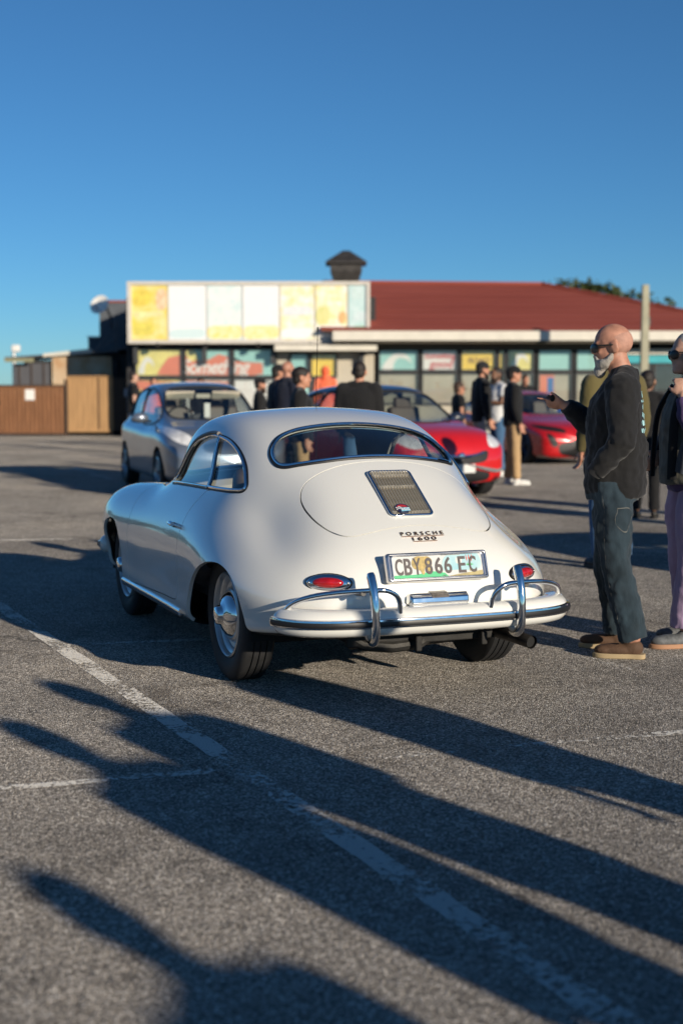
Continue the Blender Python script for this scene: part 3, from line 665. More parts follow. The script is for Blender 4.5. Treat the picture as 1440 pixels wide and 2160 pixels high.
# ================================================================== the white vintage coupe: shell
CAR_YAW = R(21.5)
CAR_POS = (0.11, 7.16, 0.0)
def half(x, pts, dx=None):
    return [(x+(0 if dx is None else dx[i]), p[0], p[1]) for i, p in enumerate(pts)]
def coupe_stations():
    S = []
    pole_t = (-.879, .0, .45); pole_n = (2.875, 0, .40)
    def ring(x, top, side, bot, zc, wz=None):
        pass
    S.append([pole_n]*12)
    S.append(half(2.83, [(0,.52),(.11,.518),(.21,.515),(.30,.512),(.37,.505),(.43,.485),(.465,.455),(.475,.41),(.455,.365),(.41,.33),(.25,.31),(0,.305)]))
    S.append(half(2.71, [(0,.60),(.17,.595),(.31,.60),(.43,.64),(.54,.672),(.64,.665),(.705,.60),(.722,.49),(.67,.375),(.62,.30),(.38,.265),(0,.26)]))
    S.append(half(2.45, [(0,.70),(.19,.695),(.345,.70),(.465,.745),(.57,.795),(.685,.78),(.775,.70),(.81,.55),(.78,.39),(.735,.265),(.45,.225),(0,.22)]))
    S.append(half(2.10, [(0,.80),(.21,.793),(.37,.79),(.485,.815),(.585,.84),(.69,.81),(.785,.71),(.825,.56),(.815,.38),(.78,.235),(.48,.20),(0,.195)]))
    S.append(half(1.75, [(0,.888),(.22,.878),(.40,.857),(.51,.855),(.60,.852),(.695,.81),(.78,.705),(.815,.555),(.81,.37),(.785,.225),(.48,.195),(0,.19)]))
    S.append(half(1.48, [(0,1.035),(.24,1.02),(.435,.97),(.545,.91),(.62,.868),(.695,.815),(.775,.71),(.81,.555),(.81,.36),(.785,.222),(.48,.19),(0,.19)]))
    S.append(half(1.20, [(0,1.235),(.25,1.222),(.495,1.195),(.592,1.075),(.635,.93),(.695,.845),(.775,.715),(.81,.555),(.81,.36),(.785,.222),(.48,.19),(0,.19)]))
    S.append(half(.85, [(0,1.318),(.26,1.305),(.492,1.268),(.60,1.122),(.648,.945),(.705,.85),(.78,.715),(.815,.555),(.812,.36),(.787,.222),(.48,.19),(0,.19)]))
    S.append(half(.48, [(0,1.310),(.26,1.297),(.478,1.25),(.592,1.105),(.652,.94),(.72,.835),(.795,.70),(.825,.555),(.82,.365),(.79,.225),(.48,.19),(0,.19)]))
    S.append(half(.12, [(0,1.22),(.245,1.205),(.455,1.145),(.575,1.02),(.648,.90),(.73,.785),(.81,.665),(.838,.54),(.83,.375),(.79,.24),(.48,.205),(0,.205)]))
    S.append(half(-.2, [(0,1.072),(.22,1.06),(.40,1.0),(.515,.887),(.60,.787),(.71,.72),(.795,.62),(.83,.51),(.815,.37),(.77,.275),(.45,.235),(0,.235)]))
    S.append(half(-.45, [(0,.925),(.20,.915),(.37,.877),(.495,.787),(.595,.70),(.69,.635),(.755,.55),(.775,.465),(.755,.36),(.71,.295),(.42,.265),(0,.265)]))
    S.append(half(-.65, [(0,.795),(.175,.79),(.33,.765),(.46,.712),(.555,.645),(.625,.57),(.665,.50),(.672,.435),(.65,.365),(.60,.315),(.36,.29),(0,.29)]))
    S.append(half(-.777, [(0,.695),(.145,.692),(.275,.672),(.385,.638),(.465,.59),(.52,.535),(.55,.485),(.555,.435),(.535,.38),(.48,.335),(.29,.315),(0,.315)]))
    S.append(half(-.847, [(0,.59),(.10,.588),(.19,.575),(.27,.555),(.33,.53),(.37,.50),(.39,.47),(.393,.437),(.375,.40),(.335,.365),(.20,.35),(0,.345)]))
    S.append([pole_t]*12)
    return S
coupe = thing('vintage_coupe', 'ivory white rounded vintage coupe with chrome bumper guards in the foreground', 'car', CAR_POS, math.pi/2+CAR_YAW)

def bothsides(f):
    for s in (1, -1): f(s)
def rounded(pts, n=6): return cspline(pts, n, True)
def c_build():
    sh = loft_shell(coupe_stations(), 300, 216); full = sh
    RW = rounded([(0,1.242),(.2,1.230),(.33,1.206),(.41,1.172),(.455,1.13),(.478,1.085),(.475,1.045),(.455,1.034),(.40,1.045),(.3,1.061),(.15,1.077),(0,1.082),
                  (-.15,1.077),(-.3,1.061),(-.40,1.045),(-.455,1.034),(-.475,1.045),(-.478,1.085),(-.455,1.13),(-.41,1.172),(-.33,1.206),(-.2,1.230)], 6)
    WS = rounded([(0,.955),(.25,.945),(.44,.925),(.52,.93),(.545,.97),(.52,1.06),(.47,1.15),(.38,1.19),(.2,1.205),(0,1.21),(-.2,1.205),(-.38,1.19),(-.47,1.15),(-.52,1.06),(-.545,.97),(-.52,.93),(-.44,.925),(-.25,.945)], 6)
    SW = rounded([(1.25,.888),(1.20,.93),(1.06,1.06),(.98,1.12),(.89,1.155),(.73,1.181),(.605,1.177),(.42,1.152),(.253,1.098),(.137,1.032),(.077,.976),(.043,.935),(.052,.914),(.10,.908),(.3,.904),(.47,.902),(.8,.897),(1.1,.89)], 6)
    RA = rounded([(.40,.10),(.372,.26),(.345,.36),(.30,.425),(.234,.478),(.124,.540),(.004,.580),(-.086,.594),(-.179,.593),(-.281,.567),(-.362,.52),(-.402,.462),(-.413,.396),(-.425,.331),(-.45,.25),(-.47,.10)], 6)
    FA = rounded([(1.84,.10),(1.858,.281),(1.895,.381),(1.915,.467),(1.955,.548),(2.034,.602),(2.12,.620),(2.22,.613),(2.33,.585),(2.42,.52),(2.465,.42),(2.475,.30),(2.48,.10)], 6)
    LID = rounded([(-.655,0),(-.662,.12),(-.672,.24),(-.670,.31),(-.652,.36),(-.60,.405),(-.52,.435),(-.44,.449),(-.36,.453),(-.30,.445),(-.255,.415),(-.233,.32),(-.214,.16),(-.205,0),
                   (-.214,-.16),(-.233,-.32),(-.255,-.415),(-.30,-.445),(-.36,-.453),(-.44,-.449),(-.52,-.435),(-.60,-.405),(-.652,-.36),(-.670,-.31),(-.672,-.24),(-.662,-.12)], 6)
    DOOR = np.array(list(cspline([(.40,.985),(.475,.90),(.533,.838),(.568,.775),(.574,.70),(.572,.585),(.575,.44),(.578,.345)], 8)) + list(cspline([(.583,.328),(.60,.318),(.9,.306),(1.3,.292),(1.66,.281),(1.70,.288)], 8)) + list(cspline([(1.725,.32),(1.752,.42),(1.745,.52),(1.728,.62),(1.735,.70),(1.75,.78),(1.745,.83),(1.70,.857),(1.55,.88),(1.3,.90)], 8)) + [(1.0, .99)])
    front = lambda s: (lambda V, N: (V[:, 1]*s > .35))
    # openings
    g_rw, body = sh.clip(field(sh, RW, 'yz', lambda V, N: (V[:, 0] < .5)))
    g_ws, body = body.clip(field(body, WS, 'yz', lambda V, N: (V[:, 0] > .9)))
    panes = []
    for s in (1, -1):
        p, body = body.clip(field(body, SW, 'xz', front(s))); panes.append(p)
    for s in (1, -1):
        _, body = body.clip(field(body, RA, 'xz', front(s)))
        _, body = body.clip(field(body, FA, 'xz', front(s)))
    body, bottom = body.clip(-(body.V[:, 2]-.205-.05*(body.V[:, 0] < -.3))*0+np.where((body.N[:, 2] < -.85) & (body.V[:, 2] < .32), .01, -.01))
    inner = body.offset(-.022)
    # panels with shut lines
    def panel(b, poly, plane, cond, gap):
        d = field(b, poly, plane, cond); inn, out = b.clip(d+gap*.5)
        d2 = field(out, poly, plane, cond); _, out = out.clip(d2-gap*.5)
        return inn, out
    lid, body = panel(body, LID, 'xy', lambda V, N: (V[:, 2] > .6) & (V[:, 0] < .2), .006)
    doors = []
    for s in (1, -1):
        d, body = panel(body, DOOR, 'xz', front(s), .005); doors.append(d)
    body.obj('body', M_IVORY, coupe, .018)
    bottom.obj('underbody_pan', M_UNDER, coupe)
    inner.obj('inner_shell', M_INNER, coupe)
    o = lid.obj('engine_lid', M_IVORY, coupe, .018)
    global coupe_lid; coupe_lid = o
    dobj = []
    for d in doors: dobj.append(d.obj('door', M_IVORY, coupe, .018))
    # glass and trims
    def trims(p, par, r1=.0075, r2=.0065, off=.011, chrome=True):
        for lp in p.loops():
            P = smooth_loop(resample(p.V[lp], 160), 3); Nn = smooth_loop(resample(p.N[lp], 160), 3); c = P.mean(0)
            T = np.roll(P, -1, 0)-np.roll(P, 1, 0); T /= np.linalg.norm(T, axis=1, keepdims=True)
            B = np.cross(Nn, T); B *= np.sign(((c-P)*B).sum(1).mean()); B /= np.linalg.norm(B, axis=1, keepdims=True)
            MB().tube(P-Nn*.001, r1, 8, closed=True).build('window_seal', M_RUBBER, par, smooth=True)
            if chrome: MB().tube(P+B*off+Nn*.004, r2, 8, closed=True).build('window_trim', M_CHROME, par, smooth=True)
    ro = g_rw.offset(-.008).obj('rear_window', M_GLASS, coupe); trims(g_rw, ro, .009, .008, .013)
    wo = g_ws.offset(-.008).obj('windscreen', M_GLASS, coupe); trims(g_ws, wo)
    for s, p, dd in zip((1, -1), panes, dobj):
        # divide at the sloping pillar
        def pil(V): return (V[:, 0]-(.476+(V[:, 2]-.905)*(.605-.476)/.27))
        q, fr = p.clip(pil(p.V)+.0)
        qo = q.offset(-.006).obj('quarter_window', M_GLASS, coupe); fo = fr.offset(-.010).obj('door_window', M_GLASS, coupe)
        trims(q, qo, .005, .009, .012); trims(fr, fo, .006, .006, .012)
        # dark channel over the door glass, and the pillar
        lp = fr.loops()[0]; P = resample(fr.V[lp], 200); Nn = resample(fr.N[lp], 200)
        sel = [i for i in range(200) if pil(P[i:i+1])[0] > .02 and P[i][2] > .915]
        k0 = next((i for i in range(len(sel)-1) if sel[i+1]-sel[i] > 1), None)
        if k0 is not None: sel = sel[k0+1:]+sel[:k0+1]
        MB().tube([P[i]+Nn[i]*.004+np.array([0, 0, .003]) for i in sel], .011, 8).build('drip_rail', mat('grey drip channel', (.16, .145, .13), rough=.5, var=.1), coupe, smooth=True)
        e = [i for i in range(200) if abs(pil(P[i:i+1])[0]) < .012 and P[i][2] > .9]
        e.sort(key=lambda i: P[i][2])
        if len(e) > 3: MB().tube([P[i]+Nn[i]*.004 for i in e[::2]], .0095, 6, flat=(1.1, .8)).build('window_pillar', M_STEEL, coupe, smooth=True)
    return full, full.bvh()
coupe_full, coupe_bvh = c_build()

def on_body(y, z, off=0.0):
    h = coupe_bvh.ray_cast(Vector((-3, y, z)), Vector((1, 0, 0))); return Vector(h[0])+Vector(h[1])*off, Vector(h[1])
def on_side(x, z, s, off=0.0):
    h = coupe_bvh.ray_cast(Vector((x, 3*s, z)), Vector((0, -s, 0))); return Vector(h[0])+Vector(h[1])*off, Vector(h[1])
def frame_pts(c, ex, ey, pts): return [Vector(c)+Vector(ex)*p[0]+Vector(ey)*p[1] for p in pts]
def rrect(w, h, r, n=5):
    out = []
    for cx, cy, a0 in ((w-r, h-r, 0), (-w+r, h-r, 90), (-w+r, -h+r, 180), (w-r, -h+r, 270)):
        for i in range(n+1):
            a = R(a0+90*i/n); out.append((cx+r*math.cos(a), cy+r*math.sin(a)))
    return out
# local frame -> mesh transform helper: columns ex, ey, n
def basis(c, ex, ey):
    ex = Vector(ex).normalized(); ey = Vector(ey).normalized(); n = ex.cross(ey)
    return Matrix.Translation(Vector(c)) @ Matrix((ex, ey, n)).transposed().to_4x4()
def put(me, M):
    me.transform(M); me.update(); return me

# ------------------------------------------------------------------ wheels
def make_wheel(r=.322, w=.165, rim_r=.205):
    t = MB(); hw = w/2
    prof = [(rim_r-.004, -hw*.72), (rim_r+.012, -hw*.86), (rim_r+.045, -hw*1.0), (r-.045, -hw*1.02), (r-.016, -hw*.93), (r-.005, -hw*.80)]
    for k in range(4):      # tread ribs and grooves
        a = -hw*.76+k*hw*.38; b = a+hw*.34
        prof += [(r-.001, a), (r, (a+b)/2), (r-.001, b-.004), (r-.009, b-.003), (r-.009, b+.004)] if k < 3 else [(r-.001, a), (r, (a+b)/2), (r-.001, b)]
    prof += [(r-.005, hw*.80), (r-.016, hw*.93), (r-.045, hw*1.02), (rim_r+.045, hw*1.0), (rim_r+.012, hw*.86), (rim_r-.004, hw*.72)]
    t.lathe(prof, 72)
    tyre = t.mesh('tyre', True, angle=R(40))
    m = MB(); o = hw*.9
    m.lathe([(rim_r+.002, o-.012), (rim_r+.004, o-.002), (rim_r-.003, o+.003), (rim_r-.012, o-.004), (rim_r-.016, o-.022), (rim_r-.034, o-.030), (rim_r-.04, o-.042), (rim_r-.058, o-.046), (.135, o-.030), (.125, o-.020), (.06, o-.018), (0.001, o-.018)], 64)
    m.lathe([(rim_r-.004, -hw*.8), (rim_r-.03, -hw*.7), (rim_r-.034, o-.030)], 48)
    rim = m.mesh('rim', True, angle=R(50))
    c = MB(); c.lathe([(.116, o-.030), (.118, o-.022), (.112, o-.012), (.098, o+.004), (.076, o+.018), (.056, o+.026), (.048, o+.033), (.045, o+.048), (.036, o+.056), (.02, o+.060), (.001, o+.061)], 48)
    cap = c.mesh('hub_cap', True)
    return tyre, rim, cap
_ty, _ri, _ca = make_wheel()
for x in (0, 2.1):
    for s in (1, -1):
        tr = .657 if x == 0 else .653
        t = obj('wheel', _ty, M_TYRE, coupe); t.location = (x-.02 if x == 0 else x+.04, s*tr, .322)
        if s < 0: t.rotation_euler = (0, 0, math.pi)
        obj('rim', _ri, M_RIM, t); obj('hub_cap', _ca, M_CHROME, t)
        well = MB(); well.lathe([(.372, 0), (.372, -.34), (.02, -.34)], 28, a0=0, a1=math.pi)
        w = well.build('wheel_well', M_BLACK, coupe, smooth=True); w.location = (x-.03 if x == 0 else x+.06, s*.725, .25)
        if s < 0: w.rotation_euler = (0, 0, math.pi)

# ------------------------------------------------------------------ bumpers
def section_sweep(path, sect, taper=None):
    """path: (x,y,z) list; sect: closed (n,z) list, n along the outward horizontal normal"""
    P = [Vector(p) for p in path]; k = len(P); m = len(sect); V = []; Fc = []
    for i in range(k):
        t = (P[min(i+1, k-1)]-P[max(i-1, 0)]); t.z = 0; t.normalize(); n = Vector((-t.y, t.x, 0))
        f = 1 if taper is None else taper[i]
        mz = sum(q[1] for q in sect)/m; mn = sum(q[0] for q in sect)/m
        for a, z in sect: V.append(P[i]+n*(mn+(a-mn)*f)+Vector((0, 0, mz+(z-mz)*f)))
    for i in range(k-1):
        for j in range(m): Fc.append((i*m+j, i*m+(j+1) % m, (i+1)*m+(j+1) % m, (i+1)*m+j))
    Fc += [tuple(range(m))[::-1], tuple((k-1)*m+j for j in range(m))]
    return V, Fc
def bumper(sgn, x0, name):
    half_ = [(-.985,0),(-.982,.2),(-.968,.38),(-.935,.54),(-.875,.65),(-.79,.713),(-.70,.735)]
    pts = [(x, -y, 0) for x, y in half_[::-1]]+[(x, y, 0) for x, y in half_[1:]]
    path = cspline(pts, 7)
    if sgn < 0: path = np.array([(x0-(p[0]), p[1]*1.07, 0) for p in path])[::-1]
    k = len(path); tp = [min(1, .55+.45*math.sin(min(1, (min(i, k-1-i)+.0)/4.0)*math.pi/2)) for i in range(k)]
    sect = [(-.10,.452),(-.055,.460),(-.022,.452),(-.002,.434),(.006,.412),(.008,.39),(.002,.366),(-.012,.348),(-.04,.337),(-.10,.338)]
    V, Fc = section_sweep(path, sect, tp)
    m = MB(); m.add(V, Fc)
    b = m.build('bumper', M_IVORY, coupe, smooth=True, angle=R(60), weld=True)
    # deco strip: chrome bed with dark rubber insert, proud of the blade
    V, Fc = section_sweep(path[2:-2], [(.002,.421),(.013,.417),(.017,.398),(.013,.379),(.000,.375)]); MB().add(V, Fc).build('bumper_strip', M_CHROME, b, smooth=True, angle=R(50))
    V, Fc = section_sweep(path[3:-3], [(.010,.4105),(.0190,.409),(.022,.398),(.0190,.387),(.010,.3855)]); MB().add(V, Fc).build('strip_insert', M_RUBBER, b, smooth=True, angle=R(50))
    for s in (1, -1):
        o = cspline([(-.915,.352,.338),(-.94,.352,.322),(-.972,.353,.319),(-.995,.354,.333),(-1.006,.355,.362),(-1.008,.356,.42),(-1.002,.357,.49),(-.984,.358,.56),(-.953,.359,.618)], 5)
        ne = cspline([(-.757,.686,.425),(-.775,.680,.458),(-.815,.652,.492),(-.865,.595,.518),(-.925,.50,.538),(-.965,.41,.546),(-.982,.345,.548),(-.988,.29,.543),(-.985,.25,.522),(-.975,.23,.49),(-.966,.222,.44)], 5)
        if sgn < 0:
            o = np.array([(x0-p[0], p[1], p[2]) for p in o]); ne = np.array([(x0-p[0], p[1], p[2]) for p in ne])
        o = o*np.array([1, s, 1]); ne = ne*np.array([1, s, 1])
        rr = [.0215]*len(o); rr[0] = .015; rr[-1] = .018
        V, Fc = sweep(o, rr, 14, flat=(1.0, .92), up=(0, 1, 0))
        MB().add(V, Fc).build('bumper_guard', M_CHROME, coupe, smooth=True, angle=R(60))
        MB().tube(ne, .0118, 10).build('guard_bar', M_CHROME, coupe, smooth=True, angle=R(60))
        q = ne[28]; d = -1 if sgn > 0 else 1
        MB().tube([(q[0], q[1]+.03*s, q[2]-.012), (q[0]-d*.09, q[1]+.03*s, q[2]-.02)], .012, 8).build('bar_mount', M_RUBBER, coupe, smooth=True)
bumper(1, 0, 'rear'); bumper(-1, 1.93, 'front')

# ------------------------------------------------------------------ tail details
for s in (1, -1):
    p, n = on_body(.487*s, .562); n = Vector((n.x, n.y, .18)).normalized()
    ex = Vector((0, 0, 1)).cross(n).normalized(); ey = n.cross(ex)
    def dome(a, b, h, base, name, m, par, n1=36):
        mb = MB(); V = []; Fc = []; K = 7
        prof = [(1.0, -base), (1.0, 0)]+[(math.cos(q*math.pi/2/K), math.sin(q*math.pi/2/K)) for q in range(1, K+1)]
        for q, (rr, hh) in enumerate(prof):
            for j in range(n1):
                an = 2*math.pi*j/n1; V.append((a*max(rr, .001)*math.cos(an), b*max(rr, .001)*math.sin(an), hh*h if hh > 0 else hh))
        for q in range(len(prof)-1):
            for j in range(n1): Fc.append((q*n1+j, q*n1+(j+1) % n1, (q+1)*n1+(j+1) % n1, (q+1)*n1+j))
        me = mesh(name, V, Fc, True); put(me, basis(p+n*.0, ex, ey)); return obj(name, me, m, par)
    base = dome(.102, .040, .022, .05, 'tail_lamp_rim', M_CHROME, coupe)
    gask = dome(.106, .044, .008, .05, 'gasket', M_RUBBER, base)
    lens = dome(.078, .027, .036, 0.0, 'tail_lamp_lens', M_RED_LENS, base)
    for q in (-1, 1):
        sc = MB().ell((0, 0, 0), (.006, .006, .004), 8, 5).mesh('screw', True); put(sc, basis(p+ex*.089*q+n*.010, ex, ey)); obj('screw', sc, M_STEEL, base)
# number plate lamp / reversing lamp bar
m = MB(); sec = [(-.83,.452),(-.905,.452),(-.918,.468),(-.914,.492),(-.893,.508),(-.83,.512)]
V = []; ys = [(-.152, .62), (-.138, .97), (0, 1), (.138, .97), (.152, .62)]
for y, f in ys:
    for x, z in sec: V.append((-.85+(x+.85)*f, y, .482+(z-.482)*(f if abs(y) > .14 else 1)))
Fc = [tuple(range(6)), tuple(24+j for j in range(6))[::-1]]+[(i*6+j, (i+1)*6+j, (i+1)*6+(j+1) % 6, i*6+(j+1) % 6) for i in range(4) for j in range(6)]
lamp = m.add(V, Fc).build('reverse_lamp', M_CHROME, coupe, bevel=.004, seg=3)
MB().prism([(-.9165,.490),(-.905,.503),(-.885,.5125),(-.845,.516),(-.845,.490)], -.042, .042, axis=1).build('lamp_glass', mat('smoked lamp glass', (.16, .14, .12), rough=.1, coat=1, var=.3, vscale=60), lamp, bevel=.002)
# number plate
PC = Vector((-.874, 0, .626)); pey = Vector((.33, 0, .944)).normalized(); pex = Vector((0, -1, 0))
MP = basis(PC, pex, pey)
def plate_part(pts, lo, hi, name, m, par, bevel=0):
    me = MB().prism(pts, lo, hi).mesh(name); put(me, MP); o = obj(name, me, m, par)
    if bevel: b = o.modifiers.new('bevel', 'BEVEL'); b.width = bevel; b.segments = 3
    return o
frame = plate_part(rrect(.249, .066, .014), -.022, .004, 'number_plate_frame', M_TRIM, coupe, .003)
for w, h, r in ((.245, .062, .006), (.229, .057, .0045)):
    me = mesh('frame_bead', *sweep([(p[0], p[1], .005) for p in rrect(w-.004, h-.004, .012)], r, 8, closed=True)); put(me, MP); obj('frame_bead', me, M_TRIM, frame)
M_PL_BASE = mat('plate white', (.54, .55, .54), rough=.35, var=.03)
plate_part(rrect(.222, .053, .008), .004, .0055, 'number_plate', M_PL_BASE, frame)
plate_part(rrect(.2235, .0545, .008), .0035, .0045, 'plate_edge', M_RUBBER, frame)
def flat(pts, z, name, m): return plate_part(pts, z-.0004, z, name, m, frame)
flat(cspline([(.02,-.02),(.03,.03),(.06,.05),(.12,.051),(.20,.051),(.213,.03),(.214,-.01),(.19,-.025),(.1,-.022)], 5, True), .0062, 'plate_sky', mat('plate pale blue', (.20, .46, .54), rough=.4, vscale=16, col2=(.40, .56, .58)))
flat([(.219,-.05),(.219,-.028),(.17,-.034),(.10,-.041),(.06,-.047),(.02,-.052),(.2,-.052)][::-1], .0066, 'plate_sand', mat('plate ochre', (.34, .28, .11), rough=.4, var=.2, vscale=30))
flat([(-.219,-.05)]+[(x, -.036+.012*math.exp(-((x+.03)/.05)**2)) for x in np.linspace(-.219, .03, 14)]+[(.05,-.052)], .0068, 'plate_grass', mat('plate green', (.02, .42, .16), rough=.4, var=.1))
M_ELE = mat('plate elephant ochre', (.38, .27, .07), rough=.45, var=.35, vscale=60)
flat(cspline([(-.128,.018),(-.118,.038),(-.10,.047),(-.07,.046),(-.045,.045),(-.028,.030),(-.030,.005),(-.038,-.018),(-.042,-.034),(-.050,-.034),(-.053,-.012),(-.060,-.004),(-.068,-.012),(-.070,-.034),(-.080,-.036),(-.088,-.02),(-.10,-.014),(-.115,-.01),(-.126,.002)], 4, True), .0070, 'plate_elephant', M_ELE)
flat([(.105+.016*math.cos(a), .02+.016*math.sin(a)) for a in np.linspace(0, 6.1, 16)], .0066, 'plate_sun', mat('plate pale sun', (.60, .62, .56), rough=.4))
M_ALOE = mat('plate aloe green', (.05, .38, .13), rough=.4); M_FLAME = mat('plate flame red', (.55, .06, .03), rough=.4)
for k, a in enumerate(np.linspace(-75, 75, 9)):
    L_ = .024; c_, s_ = math.sin(R(a)), math.cos(R(a)); bx, by = .158, -.004
    flat([(bx-.003*s_, by+.003*c_), (bx+.003*s_, by-.003*c_), (bx+L_*c_, by+L_*s_*.6)], .0070, 'plate_leaf', M_ALOE)
flat([(.155,-.03),(.161,-.03),(.161,0),(.155,0)], .0068, 'plate_stem', M_ELE)
for q in (-1, 0, 1): flat([(.158+q*.011,.012),(.161+q*.013,.03),(.158+q*.014,.049),(.154+q*.012,.03)], .0071, 'plate_flower', M_FLAME)
M_CHAR = mat('plate characters', (.03, .017, .02), rough=.4)
for t_, cx in (('C', -.190), ('B', -.147), ('Y', -.103), ('8', -.046), ('6', .003), ('6', .049), ('E', .119), ('C', .172)):
    me = text_mesh(t_, .098, .0012, bold=.0018); xs = [v.co.x for v in me.vertices]; y_ = [v.co.y for v in me.vertices]
    cx0 = (min(xs)+max(xs))/2; cy0 = (min(y_)+max(y_))/2; w0 = max(xs)-min(xs)
    me.transform(Matrix.Translation((-cx0, -cy0, 0))); me.transform(Matrix.Diagonal((.0365/w0, .076/(max(y_)-min(y_)), 1, 1)))
    me.transform(Matrix.Translation((cx, .001, .0078))); put(me, MP); obj('character', me, M_CHAR, frame)
for x0, x1, y in ((.02, .115, .0475),): flat([(x0,y-.0012),(x1,y-.0012),(x1,y+.0012),(x0,y+.0012)], .0072, 'plate_small_print', mat('plate small print', (.3, .3, .28), rough=.5, var=.8, vscale=400))
flat([(.02,-.047),(.034,-.047),(.034,-.043),(.02,-.043)], .0074, 'plate_maker_mark', M_CHAR)
# gold lettering that follows the bodywork
def body_text(s, z, width, h, spacing, shear=0.0, underline=True):
    me = text_mesh(s, 1.0, .02, bold=-.004, spacing=spacing, shear=shear); xs = [v.co.x for v in me.vertices]; y_ = [v.co.y for v in me.vertices]
    x0, x1, y0, y1 = min(xs), max(xs), min(y_), max(y_)
    for v in me.vertices:
        lat = -((v.co.x-(x0+x1)/2)/(x1-x0)*width); up = (v.co.y-(y0+y1)/2)/(y1-y0)*h
        p, n = on_body(lat, z+up*.58, .004+(.003 if v.co.z > 0 else 0)); v.co = p
    me.update(); o = obj('badge_lettering', me, M_GOLD, coupe)
    if underline:
        pts = [on_body(-width/2+width*i/16, z-h*.5*.58-.003, .004)[0] for i in range(17)]
        MB().tube(pts, .0016, 6).build('badge_underline', mat('copper line', (.35, .14, .06), rough=.35, metal=.8), o, smooth=True)
body_text('PORSCHE', .7545, .212, .023, 1.6); body_text('1600', .7335, .118, .023, 1.3)
# engine lid grille
GT = Vector((-.305, 0, 1.016)); GB = Vector((-.596, 0, .828)); gy = (GT-GB).normalized(); gx = Vector((0, -1, 0)); GC = (GT+GB)/2
gn = gx.cross(gy).normalized(); GH = (GT-GB).length/2; GWD = .107
MG = basis(GC+gn*.004, gx, gy)
me = mesh('grille_frame', *sweep([(p[0], p[1], .004) for p in rrect(GWD, GH, .022)], .0055, 8, closed=True, flat=(1.3, 1))); put(me, MG); grille = obj('lid_grille', me, M_CHROME, coupe_lid)
me = MB().prism(rrect(GWD-.003, GH-.003, .02), -.012, .0005).mesh('grille_recess'); put(me, MG); obj('grille_recess', mat('grille shadow', (.035, .03, .025), rough=.7), None, None) if False else obj('grille_recess', me, mat('grille bed', (.13, .11, .085), rough=.5, metal=.2, var=.3, vscale=60), grille)
M_SLAT = mat('aged slat metal', (.52, .48, .40), rough=.3, metal=.5, var=.2, vscale=30)
NS = 13; pitch = 2*(GWD-.010)/NS
sl = MB()
sl.add([(-.0050,-GH+.012,.001),(.0050,-GH+.012,.001),(.0012,-GH+.012,.010),(-.0012,-GH+.012,.010),(-.0050,GH-.012,.001),(.0050,GH-.012,.001),(.0012,GH-.012,.010),(-.0012,GH-.012,.010)],
       [(0,1,5,4),(1,2,6,5),(2,3,7,6),(3,0,4,7),(3,2,1,0),(4,5,6,7)])
slat_me = sl.mesh('slat'); put(slat_me, MG)
for i in range(NS):
    o = obj('slat', slat_me, M_SLAT, grille); o.location = (0, -(-GWD+.010+pitch*(i+.5)), 0)
for t_ in (.955, .80, .28, -.87):
    cb = MB(); y = t_*GH
    for i in range(NS):
        x = -GWD+.010+pitch*(i+.5)
        cb.add([(x-.0070,y+.004,.007),(x+.0070,y+.004,.007),(x,y-.014,.004),(x,y+.000,.0145)], [(0,1,3),(1,2,3),(2,0,3),(0,2,1)])
    cb.box((0, y-.004, .0035), (2*(GWD-.012), .012, .004))
    me = cb.mesh('grille_crossbar'); put(me, MG); obj('grille_crossbar', me, M_SLAT, grille)
# club badge on the grille
bc = Vector((-.040, -GH+.036, .016))
def badge(pts, z0, z1, name, m, par):
    me = MB().prism([(bc.x+p[0], bc.y+p[1]) for p in pts], bc.z+z0, bc.z+z1).mesh(name); put(me, MG); return obj(name, me, m, par)
M_BNAVY = mat('badge navy', (.02, .02, .06), rough=.25, coat=1); M_BRED = mat('badge red', (.45, .03, .03), rough=.25, coat=1)
disc = badge([(.036*math.cos(a), .034*math.sin(a)) for a in np.linspace(0, 2*math.pi, 28, endpoint=False)], -.004, .002, 'club_badge', M_BNAVY, grille)
badge([(.028*math.cos(a), .004+.022*math.sin(a)) for a in np.linspace(.25, math.pi-.25, 14)], .002, .0028, 'badge_red_field', M_BRED, disc)
M_BW = mat('badge white', (.7, .7, .7), rough=.3); 
for i in range(4):
    for j in range(3):
        if (i+j) % 2 == 0: badge([(-.034+.007*i+q*.0065, -.012+.0065*j+i*.003+w*.006) for q, w in ((0,0),(1,0),(1,1),(0,1))], .002, .003, 'badge_check', M_BW, disc)
badge([(-.014,-.026),(.032,-.022),(.033,.002),(-.013,.0)], .003, .0045, 'badge_field', mat('badge light blue', (.22, .50, .66), rough=.3), disc)
me = text_mesh('SCC', .024, .0006, bold=.0006); me.transform(Matrix.Translation((bc.x+.010, bc.y-.0115, bc.z+.0053))); put(me, MG); obj('badge_text', me, M_BW, disc)

